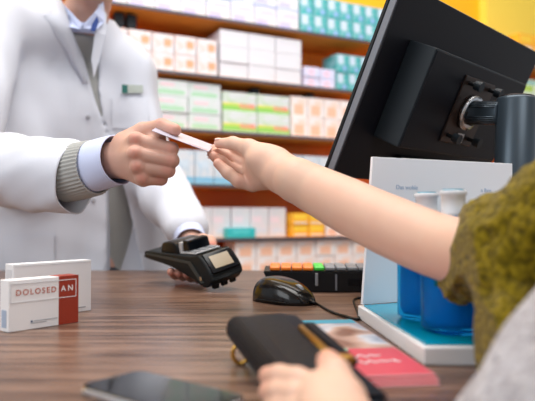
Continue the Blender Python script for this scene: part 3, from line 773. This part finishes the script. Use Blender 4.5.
for s in (-1, 1):
    f.ell(HCn + Vector((s * .078, .01, -.005)), (.009, .018, .030), .006); f.ell(HCn + Vector((s * .032, -.088, .028)), (.018, .010, .006), .008)
f.cap(Pe, W(-.58, 1.72, -.62), .11, .055, .02); f.cap(Pe, W(-.40, 1.72, -.62), .11, .055, .02)
f.cap(W(-.58, 1.72, -.62), W(-.58, 1.72, -.93), .05, .04, .01); f.cap(W(-.40, 1.72, -.62), W(-.40, 1.72, -.93), .05, .04, .01)
body = [f.mesh()]
# right fist
MC = [P(136, 140, .888), P(135.5, 154, .876), P(138, 167.5, .878), P(143, 179, .886)]
PI_ = [P(171.5, 149, .890), P(172, 160.5, .888), P(168, 170.5, .893), P(161, 179, .902)]
MI = [P(170, 150, .916), P(169, 161.5, .916), P(164, 171, .918), P(157, 179, .922)]
TI = [P(152, 149, .925), P(150, 160, .924), P(150, 169, .925), P(148, 176, .925)]
h = Field(P(90, 205, .84), P(200, 100, 1.0), .0014)
h.lo = np.array([P(90, 150, .99).x, .84, P(150, 200, .90).z]); 
h = Field(h.lo, (P(190, 150, .9).x, 1.01, P(150, 108, .9).z), .0014)
FW = P(117, 160, .945)
h.cap(RW + (RE - RW) * .22, FW, .029, .0285, .01, (FW - P(117, 160, .90), .8))
for i in range(4): h.cap(FW + (MC[i] - FW) * .15, MC[i] + Vector((-.001, .006, 0)), .020, (.0128, .0130, .0122, .0112)[i], .010)
for i in range(4): h.cap(FW + Vector((0, .012, 0)), TI[i] + Vector((0, .004, 0)), .020, .012, .010)
fr_ = [(.0112, .0098, .0092), (.0112, .0100, .0094), (.0106, .0100, .0092), (.0096, .0090, .0082)]
for i in range(4):
    g = Field(h.lo, (h.ax[0][-1], h.ax[1][-1], h.ax[2][-1]), .0014)
    g.chain([MC[i] + Vector((0, .004, 0)), PI_[i], MI[i], TI[i]], [fr_[i][0], fr_[i][1], fr_[i][1], fr_[i][2]], .004)
    g.d = g.d[tuple(slice(0, n_) for n_ in h.d.shape)]
    k = .0028; o = h.d; v = g.d; hh = np.clip(.5 + .5 * (o - v) / k, 0, 1); h.d = (o * (1 - hh) + v * hh - k * hh * (1 - hh)).astype(np.float32)
for i in range(4): h.ell(MC[i] + Vector((-.001, -.0035, .001)), (.0085, .0085, .0085), .006)
TH = [P(124, 143, .925), P(143, 131.5, .925), P(162, 126.5, .905), P(175, 130, .893)]
h.chain(TH[:2], [.017, .0135], .012); h.chain(TH[1:], [.0130, .0112, .0092], .005)
h.ell(P(156, 139, .912), (.015, .014, .010), .006)
hv, hf = h.mesh(); body.append((hv, hf))
# left hand under and over the terminal
LP = P(196, 262, 1.285)
h2 = Field((P(165, 200, 1.30).x, 1.10, CT + .001), (P(225, 200, 1.30).x, 1.40, P(190, 225, 1.30).z), .002)
h2.cap(LW, P(194, 250, 1.305), .026, .024, .012); h2.cap(P(194, 250, 1.305), LP, .024, .022, .012)
h2.chain([P(196, 244, 1.295), P(203, 240.5, 1.262), P(210, 242, 1.225), P(212, 246.5, 1.195)], [.016, .0135, .012, .0098], .006)
for i in range(4):
    x0 = 204 - i * 8
    h2.chain([LP + Vector((.012 - i * .012, 0, -.006)), P(x0 - 1, 276 - i * .8, 1.235), P(x0 - 5, 279 - i * 1.4, 1.20), P(x0 - 9, 276 - i * 1.4, 1.175)], [.012, .0095, .009, .0078], .003)
body.append(h2.mesh())
bl_ = [(m_ + Vector((0, -.01, 0)), 0.0085, .42) for m_ in MC] + [(p_ + Vector((0, -.010, 0)), .009, .30) for p_ in PI_] + [(TH[3], .012, .35), (TH[2] + Vector((0, -.008, .005)), .008, .25), (HCn + Vector((0, -.1, -.02)), .04, .3)]
for i in range(4): bl_.append((P((204 - i * 8) - 9, 276, 1.17), .012, .5))
bl_.append((P(212, 245, 1.19), .014, .6))
link('body', np_mesh(body, bl_), M['skin_m'], pr_, True)
for s in (-1, 1):
    b = bmesh.new(); bmesh.ops.create_uvsphere(b, u_segments=16, v_segments=10, radius=.0115); b.transform(Matrix.Translation(HCn + Vector((s * .032, -.078, .012))))
    ey = link('eye', mesh(b), M['eye'], pr_, True)
    b = bmesh.new(); bmesh.ops.create_uvsphere(b, u_segments=12, v_segments=8, radius=.006); b.transform(Matrix.Translation(HCn + Vector((s * .032, -.0845, .010))))
    link('iris', mesh(b), M['hair_m'], ey, True)
link('mouth', mesh(tube_bm([HCn + Vector((x, -.0885 + abs(x) * .35, -.052)) for x in (-.022, -.01, 0, .01, .022)], .004, 8, [.0015, .004, .0045, .004, .0015])), M['lip'], pr_, True)
hr = Field(HCn - Vector((.13, .14, .12)), HCn + Vector((.13, .16, .17)), .006)
hr.ell(HCn + Vector((0, .022, .036)), (.084, .100, .098), .01)
X, Y, Z = np.meshgrid(*hr.ax, indexing='ij'); cutp = (-(Y - (HCn.y - .05)) * .75 - (Z - (HCn.z + .055)) * .75)
hr.d = np.maximum(hr.d, np.minimum(cutp, 1) if False else -((Y - HCn.y + .045) * .6 + (Z - HCn.z - .035) * .8)).astype(np.float32)
link('hair', np_mesh([hr.mesh()]), M['hair_m'], pr_, True)
# sweater
s1 = Field(W(-.80, 1.35, -.35), W(-.15, 2.0, .60), .007)
def torso(F_, g, arms=True):
    F_.cap(Pe, Ch, .165 + g, .168 + g, .03, ((0, 1, 0), .64)); F_.cap(Nb + Vector((0, .02, -.03)), RS, .062 + g, .058 + g, .05); F_.cap(Nb + Vector((0, .02, -.03)), LS, .062 + g, .055 + g, .05)
torso(s1, -.010)
X, Y, Z = np.meshgrid(*s1.ax, indexing='ij'); s1.d = np.maximum(s1.d, Z - P(84, 29, 1.5).z).astype(np.float32)
link('sweater', np_mesh([s1.mesh()]), M['sweater'], pr_, True)
# coat
s2 = Field(W(-.98, 1.05, -.40), W(-.10, 2.0, .58), .0058)
torso(s2, .006)
s2.cap(Pe, W(-.475, 1.74, -.36), .18, .20, .03, ((0, 1, 0), .64)); s2.cap(W(-.36, 1.66, .12), W(-.345, 1.68, -.34), .095, .105, .05, ((0, 1, 0), .8)); s2.cap(W(-.60, 1.58, .26), W(-.62, 1.68, -.34), .15, .16, .08, ((0, 1, 0), .62))
s2.chain([RS + Vector((0, 0, -.005)), RE], [.066, .066], .05); s2.cap(W(-.62, 1.50, .38), W(-.60, 1.50, .10), .07, .08, .06)
s2.chain([LS + Vector((0, 0, -.01)), LE], [.064, .064], .05); s2.chain([LE, (LE + LW) / 2, LW + (LE - LW) * .12], [.064, .058, .050], .03)
wrinkle(s2, .0048, 27, 9, .30); wrinkle(s2, .0018, 50, 5, .5)
X, Y, Z = np.meshgrid(*s2.ax, indexing='ij')
tab = [(-20, 58, 108), (0, 62, 104), (20, 69, 99), (40, 74.5, 95), (60, 79.5, 92.5), (80, 86, 93), (100, 92, 96), (120, 98.5, 99.5), (135, 103, 103.2), (150, 104, 109), (190, 100, 119), (230, 99, 127), (272, 98, 135), (330, 96, 144), (420, 94, 152)]
zt_ = np.array([P(80, r_[0], 1.50).z for r_ in tab])[::-1]; xl_ = np.array([P(r_[1], r_[0], 1.51).x for r_ in tab])[::-1]; xr_ = np.array([P(r_[2], r_[0], 1.51).x for r_ in tab])[::-1]
XL = np.interp(Z, zt_, xl_); XR = np.interp(Z, zt_, xr_)
carve = np.maximum(np.maximum(XL - X, X - XR), (Y - 1.64) * 1.0)
s2.d = np.maximum(s2.d, -carve)
s2.d = np.maximum(s2.d, Z - P(84, -3, 1.56).z)
s2.d = np.maximum(s2.d, -(np.sqrt((X - Nb.x) ** 2 + (Y - Nb.y) ** 2) - .060) - np.clip((P(84, 30, 1.56).z - Z) * 3, 0, 1)).astype(np.float32)
cv_, cf_ = s2.mesh()
ctm = np_mesh([(cv_, cf_)])
# forearm sleeve
pts_ = [RE + (RS - RE) * .15, RE, P(-4, 170, 1.09), P(40, 174, 1.01), P(77, 178.5, .985)]
c_, r_ = interp(pts_, [(.066, .068), (.066, .068), (.062, .064), (.058, .0605), (.054, .0585)], 14)
def dsl(t, a_): return .0030 * math.sin(a_ * 3 + t * 17) * (1 - t * .7) + .0026 * math.sin(a_ * 2 - t * 37 + 1) * (1 - t * .75) + .0018 * math.sin(a_ * 5 + t * 14) * (1 - t * .4) + .0012 * math.sin(a_ * 9 + t * 30 + 2 * math.sin(t * 9)) * (1 - t * .8)
bs = loft(c_, r_, 72, dsl, .0025)
tmp = mesh(bs); bmj = bmesh.new(); bmj.from_mesh(ctm); bmj.from_mesh(tmp); ctm2 = mesh(bmj)
coat = link('lab_coat', ctm2, M['coat'], pr_, True)
bv = BVHTree.FromPolygons([tuple(v) for v in cv_], [tuple(int(i) for i in q) for q in cf_])
def onto(px, py, off=.002):
    o = Vector((0, 0, HC)); r = ray(px, py).normalized(); hit = bv.ray_cast(o, r)
    if hit[0] is None: return P(px, py, 1.5) 
    return hit[0] - r * off
# stitched hem of the sleeve, sweater rib and shirt cuffs
c2, r2 = interp([P(64, 174, .99), P(80, 171, .976), P(95, 167.5, .960)], [(.043, .045), (.0425, .0445), (.040, .0425)], 12)
link('sweater_cuff', mesh(loft(c2, r2, 160, lambda t, a_: .0011 * math.sin(a_ * 44), .003)), M['ribs'], pr_, True)
c3, r3 = interp([P(84, 169.5, .975), P(100, 165, .955), P(117.5, 160, .935)], [(.036, .0395), (.036, .0395), (.0355, .0385)], 12)
def dcf(t, a_): return .0008 * math.sin(a_ * 3 + t * 4)
sc_ = link('shirt_cuff', mesh(loft(c3, r3, 72, dcf, .002)), M['shirt'], pr_, True)
c4, r4 = interp([LW + (LE - LW) * .12, LW, P(191, 242, 1.325)], [(.036, .036), (.034, .034), (.033, .033)], 6)
link('shirt_cuff', mesh(loft(c4, r4, 40, None, .002)), M['shirt'], pr_, True)
# shirt collar and lapel
def wing(nm, pts, m_, th=.004):
    return link(nm, mesh(plate_bm([P(*p) for p in pts], th, .001)), m_, pr_)
wing('collar_wing', [(58, -4, 1.53), (61, 2, 1.505), (71, 13, 1.475), (82, 24.5, 1.466), (80, 29, 1.468), (69, 27, 1.474), (62, 19, 1.50)], M['shirt'])
wing('collar_wing', [(103, 0, 1.53), (94, 13, 1.475), (83, 24.5, 1.466), (83, 29, 1.468), (96, 30, 1.478), (104, 22, 1.50)], M['shirt'])
wing('collar_lining', [(97, 16, 1.470), (92, 24, 1.464), (90, 31, 1.462), (95, 32, 1.465), (99, 22, 1.472)], M['navy'], .002)
lapel_rows = [(-2, 61, 30), (16, 67.5, 24), (34, 72.5, 18), (52, 77, 12), (70, 82, 7), (84, 87, 4)]
lb0 = bmesh.new(); prev = None
for y_, x_, w_ in lapel_rows:
    q_ = [onto(x_ - w_, y_, .002), onto(x_ - w_ * .5, y_, .012)]
    dq = onto(x_ - 6, y_, .012).y; q_.append(P(x_, y_, dq)); q_ = [lb0.verts.new(v_) for v_ in q_]
    if prev:
        for k_ in range(2): lb0.faces.new((prev[k_], q_[k_], q_[k_ + 1], prev[k_ + 1]))
    prev = q_
lp_ = link('lapel', mesh(lb0), M['coat'], pr_, True); so_ = lp_.modifiers.new('s', 'SOLIDIFY'); so_.thickness = .004; so_.offset = -1
wing('lapel', [(99, 3, 1.50), (107, 14, 1.515), (106, 35, 1.500), (99, 62, 1.500), (94, 78, 1.500), (91.5, 60, 1.492), (95, 32, 1.488)], M['coat'], .004)
link('shirt_front', mesh(tube_bm([P(83, 34, 1.575), P(83, 24, 1.57)], .060, 24)), M['shirt'], pr_, True)
def disc(nm, px, py, r, m_, th=.003):
    p = onto(px, py, .001); n = -ray(px, py).normalized(); x = Vector((1, 0, 0)); x = (x - n * x.dot(n)).normalized()
    return link(nm, mesh(lathe_bm([(r, 0), (r, th * .7), (r * .8, th)], 20, frame(x, n.cross(x), n, p))), m_, coat)
disc('coat_button', 88, 117, .0055, M['button']); disc('coat_button', 93.5, 200, .0055, M['button'])
bp = [onto(122, 84.5, .008), onto(143, 85.5, .008), onto(143, 93, .008), onto(122, 93.5, .008)]
link('name_badge', mesh(plate_bm(bp, -.002)), M['badge'], pr_)
bp = [onto(122, 84.5, .0095), onto(127.5, 84.8, .0095), onto(127.5, 93.3, .0095), onto(122, 93.5, .0095)]
link('badge_emblem', mesh(plate_bm(bp, -.001)), M['badgeg'], pr_)
def patch(nm, x0, x1, y0, y1, sl, off=.004, n=14, par=None):
    b = bmesh.new(); g = [[b.verts.new(onto(x0 + (x1 - x0) * i / n, y0 + (y1 - y0) * j / n + sl * i / n, off)) for i in range(n + 1)] for j in range(n + 1)]
    for j in range(n):
        for i in range(n): b.faces.new((g[j][i], g[j + 1][i], g[j + 1][i + 1], g[j][i + 1]))
    return link(nm, mesh(b), M['coat'], pr_, True)
patch('coat_pocket', 4, 54, 240, 268, -6); patch('coat_pocket', 112, 148, 96, 128, 2, .003)
link('trousers', np_mesh([(lambda F_: (F_.cap(Pe + Vector((0, 0, -.08)), W(-.58, 1.72, -.62), .125, .07, .02), F_.cap(Pe + Vector((0, 0, -.08)), W(-.40, 1.72, -.62), .125, .07, .02), F_.cap(W(-.58, 1.72, -.62), W(-.58, 1.72, -.91), .07, .055, .02), F_.cap(W(-.40, 1.72, -.62), W(-.40, 1.72, -.91), .07, .055, .02), F_.mesh())[-1])(Field(W(-.75, 1.5, -.975), W(-.2, 1.95, .0), .012))]), M['trouser'], pr_, True)
for x in (-.585, -.395):
    F_ = Field(W(x - .08, 1.50, -.984), W(x + .08, 1.82, -.86), .006); F_.cap(W(x, 1.55, -.95), W(x, 1.74, -.94), .036, .042, .01)
    link('shoe', np_mesh([F_.mesh()]), M['black'], pr_, True)
# ------------------------------------------------------------------ customer
cu = empty('person', (.36, .05, 0), 'person in mustard sweater and grey wool vest, taking the card', 'person')
RWc = P(275, 170, .845); S_ = Vector((.40, .40, HC + .14)); LSc = Vector((.17, .17, HC + .0)); Ch2 = Vector((.27, .24, HC - .05)); Pe2 = Vector((.36, .04, HC - .42))
LWc = P(352, 470, .345); LEc = Vector((.115, .13, HC - .24)); EL = P(500, 262, .555)
f = Field(W(-.05, -.25, -.985), W(.60, .75, .62), .010)
f.chain([EL, (EL + S_) / 2, S_], [.036, .040, .046], .02); f.chain([LSc, LEc, LWc], [.040, .034, .025], .02)
f.cap(Pe2, Ch2, .11, .11, .03); f.cap(Ch2, S_, .07, .05, .04); f.cap(Ch2, LSc, .06, .045, .04)
Hd = Vector((.33, .36, HC + .36)); Nk = Vector((.29, .30, HC + .12))
f.cap(Nk, Hd + Vector((0, -.02, -.05)), .045, .045, .02); f.cap(Ch2, Nk, .08, .05, .03)
f.ell(Hd + Vector((0, -.01, .02)), (.070, .088, .095), .02); f.ell(Hd + Vector((0, .028, -.05)), (.046, .052, .052), .025)
f.cap(Hd + Vector((0, .08, .01)), Hd + Vector((0, .098, -.018)), .008, .011, .01)
for s in (-1, 1): f.ell(Hd + Vector((s * .072, -.01, -.01)), (.008, .016, .027), .005)
for hx in (.30, .43):
    f.cap(Pe2, Vector((hx, .02, .46)), .10, .055, .02); f.cap(Vector((hx, .02, .46)), Vector((hx, .0, .06)), .05, .038, .01)
body = [f.mesh()]
# right forearm and hand
h = Field((P(205, 150, .90).x, .52, P(450, 300, .60).z), (P(530, 200, .58).x, .965, P(230, 122, .92).z), .0021)
nrm = (0, .35, 0)
AR = [RWc, P(310, 187, .79), P(345, 204.5, .74), P(390, 226, .68), P(440, 246.5, .62), EL]; Ar = [.0262, .0305, .0332, .0338, .0328, .034]
c_ = catmull(AR, 6); r_ = [Ar[min(int(i / 6), 4)] * (1 - (i / 6 - min(int(i / 6), 4))) + Ar[min(int(i / 6), 4) + 1] * (i / 6 - min(int(i / 6), 4)) for i in range(len(c_))]
h.chain(c_[4:], r_[4:], .0)
fa = h.mesh()
h = Field((P(203, 150, .93).x, .745, P(280, 222, .84).z), (P(318, 150, .84).x, .965, P(230, 122, .92).z), .0013)
WR = RWc
h.chain(c_[4:8], r_[4:8], .0); h.chain([c_[4], c_[2], P(270, 168, .856), P(259, 168, .872)], [r_[4], r_[2] - .0004, .0240, .0195], .004)
fg = {  # index, middle, ring, little: knuckle, middle joint, end joint, tip
 0: ([P(250, 155, .905), P(229, 149, .928), P(218, 148.5, .925), P(211, 150.5, .915)], [.0115, .0088, .0078, .0068]),
 1: ([P(249, 165, .905), P(231, 157.5, .920), P(219, 153.5, .915), P(212, 153.5, .905)], [.0115, .0090, .0080, .0070]),
 2: ([P(249, 176, .895), P(233, 170, .905), P(221, 161.5, .900), P(214, 156.5, .895)], [.0112, .0092, .0082, .0070]),
 3: ([P(253, 184, .880), P(239, 181.5, .880), P(228, 173, .882), P(218, 163.5, .885)], [.0112, .0092, .0084, .0070])}
for i, (pp, rr_) in fg.items(): h.cap(P(268, 168 + i * 2.5, .868), pp[0], .018, rr_[0], .010)
for i, (pp, rr_) in fg.items():
    g = Field(h.lo, (h.ax[0][-1], h.ax[1][-1], h.ax[2][-1]), .0013); g.chain(pp, rr_, .004); g.d = g.d[tuple(slice(0, n_) for n_ in h.d.shape)]
    k = .0024; o = h.d; v = g.d; hh = np.clip(.5 + .5 * (o - v) / k, 0, 1); h.d = (o * (1 - hh) + v * hh - k * hh * (1 - hh)).astype(np.float32)
h.ell(P(261, 160, .848), (.018, .014, .013), .016)           # ball of the thumb
TC = [P(262, 156, .858), P(249, 148, .868), P(233, 143.3, .886), P(219, 143.3, .900)]
g = Field(h.lo, (h.ax[0][-1], h.ax[1][-1], h.ax[2][-1]), .0013); h.cap(P(276, 161, .848), TC[1], .017, .0118, .018); g.chain(TC[1:], [.0120, .0090, .0072], .006); g.d = g.d[tuple(slice(0, n_) for n_ in h.d.shape)]
k = .006; o = h.d; v = g.d; hh = np.clip(.5 + .5 * (o - v) / k, 0, 1); h.d = (o * (1 - hh) + v * hh - k * hh * (1 - hh)).astype(np.float32)
body += [fa, h.mesh()]
# left hand on the wallet
h = Field((P(245, 400, .45).x, .31, CT + .0015), (P(380, 400, .42).x, .47, P(320, 335, .44).z), .0016)
F4 = [([P(322, 391, .412), P(297, 380, .424), P(279, 376, .436), P(268, 376, .446)], [.0100, .0088, .0080, .0070]),
      ([P(322, 404, .402), P(296, 395, .414), P(279, 392, .426), P(268, 392, .436)], [.0100, .0090, .0080, .0070]),
      ([P(324, 416, .392), P(298, 410, .404), P(282, 407, .416), P(272, 407, .426)], [.0098, .0086, .0076, .0068]),
      ([P(328, 427, .382), P(306, 423, .392), P(292, 421, .402), P(284, 420, .412)], [.0090, .0078, .0070, .0062])]
for pp, rr_ in F4: h.cap(LWc, pp[0], .021, rr_[0] + .003, .012)
for pp, rr_ in F4: h.chain(pp, rr_, .0022)
h.chain([P(352, 430, .375), P(345, 398, .398), P(335, 374, .418), P(328.5, 362, .436)], [.0170, .0125, .0100, .0088], .006)
h.cap(P(352, 430, .375), P(325, 400, .400), .012, .011, .012)
body.append(h.mesh())
bl_ = [(pp[3], .011, .5) for pp, _ in fg.values()] + [(pp[1] + Vector((0, -.006, 0)), .008, .35) for pp, _ in fg.values()] + [(TC[3], .012, .35), (P(250, 178, .87), .012, .3), (F4[0][0][3], .012, .45), (F4[1][0][3], .012, .45), (P(328, 360, .43), .012, .4)]
link('body', np_mesh(body, bl_), M['skin_f'], cu, True)
nail('thumbnail', TC[3] + Vector((-.001, -.003, .0060)), TC[3] - TC[2], None, Vector((0, -.35, 1)), .0060, .0045, cu, M['nail'])
for pp, _ in (fg[0], fg[1]): nail('fingernail', pp[3] + Vector((-.002, .002, -.0062)), pp[3] - pp[2], None, Vector((0, .3, -1)), .0055, .0042, cu, M['nail'])
nail('thumbnail', P(328, 359, .434) + Vector((0, 0, .0015)), P(328.5, 362, .436) - P(335, 374, .418), None, Vector((.1, .1, 1)), .0065, .0055, cu, M['nail'])
for s in (-1, 1):
    b = bmesh.new(); bmesh.ops.create_uvsphere(b, u_segments=16, v_segments=10, radius=.011); b.transform(Matrix.Translation(Hd + Vector((s * .029, .071, .010))))
    link('eye', mesh(b), M['eye'], cu, True)
hr = Field(Hd - Vector((.14, .18, .26)), Hd + Vector((.14, .12, .16)), .007)
hr.ell(Hd + Vector((0, -.022, .034)), (.082, .096, .096), .01); hr.cap(Hd + Vector((0, -.07, .0)), Hd + Vector((0, -.10, -.16)), .07, .05, .03)
X, Y, Z = np.meshgrid(*hr.ax, indexing='ij'); hr.d = np.maximum(hr.d, (Y - Hd.y - .035) * .7 - (Z - Hd.z - .03) * .7).astype(np.float32)
link('hair', np_mesh([hr.mesh()]), M['hair_f'], cu, True)
# mustard sweater
s3 = Field((P(430, 300, .62).x, .20, HC - .30), (.56, .68, HC + .24), .0036)
cz = P(447, 246.5, .612); ax_ = (P(480, 259, .57) - cz).normalized()
s3.chain([cz - ax_ * .05, P(466, 253, .59), P(482, 252, .575)], [.0395, .0415, .0455], .01)
s3.chain([P(500, 246, .560), P(535, 252, .52), S_ + Vector((0, 0, -.03))], [.0480, .060, .062], .008)
s3.chain([P(516, 290, .505), P(521, 345, .475), P(530, 420, .44)], [.0345, .034, .036], .02)
s3.cap(Ch2 + Vector((.02, .01, 0)), S_ + Vector((0, 0, -.03)), .080, .06, .015); s3.cap(Pe2 + Vector((0, 0, .02)), Ch2, .12, .12, .03)
wrinkle(s3, .0030, 75, 11); wrinkle(s3, .0014, 260, 12)
X, Y, Z = np.meshgrid(*s3.ax, indexing='ij')
hn = Vector((.90, -.22, -.34)).normalized(); hp = P(449, 247, .585)
pl = (X - hp.x) * hn.x + (Y - hp.y) * hn.y + (Z - hp.z) * hn.z
s3.d = np.maximum(s3.d, np.where(Y > .50, -pl, -1)).astype(np.float32)
parts_ = [s3.mesh()]
s4 = Field(W(.02, .05, -.32), W(.24, .40, .08), .005); s4.chain([LSc, LEc, LWc + (LEc - LWc) * .18], [.052, .046, .036], .02); wrinkle(s4, .002, 80, 4)
parts_.append(s4.mesh())
link('sweater', np_mesh(parts_), M['mustard'], cu, True)
# grey wool vest
s5 = Field((P(440, 400, .36).x, .08, HC - .52), (.52, .56, HC + .14), .0042)
ga, gb = P(683, 326, .36), P(608, 477, .355)
s5.chain([ga + (ga - gb) * .25, ga, gb], [.066, .077, .087], .0)
s5.cap(gb, Pe2, .085, .135, .01); s5.cap(ga, Ch2, .078, .10, .01)
wrinkle(s5, .0022, 45, 8)
X, Y, Z = np.meshgrid(*s5.ax, indexing='ij'); s5.d = np.maximum(s5.d, np.where(Y > .43, (CT + .004) - Z, -1)).astype(np.float32)
link('wool_vest', np_mesh([s5.mesh()]), M['vest'], cu, True)
link('trousers', np_mesh([(lambda F_: ([F_.chain([Pe2, Vector((hx, .02, .46)), Vector((hx, .0, .09))], [.125, .07, .05], .03) for hx in (.30, .43)], F_.mesh())[-1])(Field((.1, -.2, .03), (.65, .3, HC - .3), .012))]), M['trouser'], cu, True)
for x in (.30, .43):
    F_ = Field((x - .07, -.08, .001), (x + .07, .20, .13), .006); F_.cap((x, -.02, .042), (x, .13, .036), .040, .034, .01)
    link('shoe', np_mesh([F_.mesh()]), M['black'], cu, True)
#</P>
# ================================================================== LIGHTS
def area(name, loc, tgt, sx, sy, power, col):
    l = bpy.data.lights.new(name, 'AREA'); l.shape = 'RECTANGLE'; l.size = sx; l.size_y = sy; l.energy = power; l.color = col
    o = bpy.data.objects.new(name, l); C.objects.link(o); o.location = loc
    o.rotation_euler = (Vector(tgt) - Vector(loc)).to_track_quat('-Z', 'Y').to_euler(); return o
area('window_daylight', (-2.6, -.6, 2.3), (-.1, 1.4, .95), 1.8, 1.6, 42, (.93, .97, 1))
area('overhead_light', (.2, 1.0, 3.15), (.2, 1.0, 0), 2.4, .6, 45, (1, .98, .95))
area('overhead_light', (.6, 2.2, 3.15), (.8, 3.4, 1.0), 3.0, .6, 48, (1, .98, .95))
area('overhead_light', (1.3, -1.3, 2.9), (.2, .9, .9), 1.6, .8, 26, (1, .98, .96))  # added fill from the customer's side to brighten the display board
area('overhead_light', (-.4, .7, 3.1), (.3, 3.1, .7), 2.4, .5, 38, (1, .98, .95))  # unseen fill added to brighten the lower shelves and their orange back
w = bpy.data.worlds.new('World'); bpy.context.scene.world = w; w.use_nodes = True
w.node_tree.nodes['Background'].inputs[0].default_value = (.88, .93, 1, 1); w.node_tree.nodes['Background'].inputs[1].default_value = .66
# ================================================================== CAMERA
cam = bpy.data.cameras.new('camera'); co = bpy.data.objects.new('camera', cam); C.objects.link(co)
co.location = (0, 0, HC); co.rotation_euler = (PI / 2 + PT, 0, 0)
cam.sensor_width = 36; cam.lens = 36 * F / 535; cam.clip_start = .02
cam.dof.use_dof = True; cam.dof.focus_distance = .89; cam.dof.aperture_fstop = 4.2
sc = bpy.context.scene; sc.camera = co
sc.view_settings.view_transform = 'Standard'; sc.view_settings.look = 'None'; sc.view_settings.gamma = 1; sc.view_settings.use_curve_mapping = False
sc.view_settings.exposure = -0.12
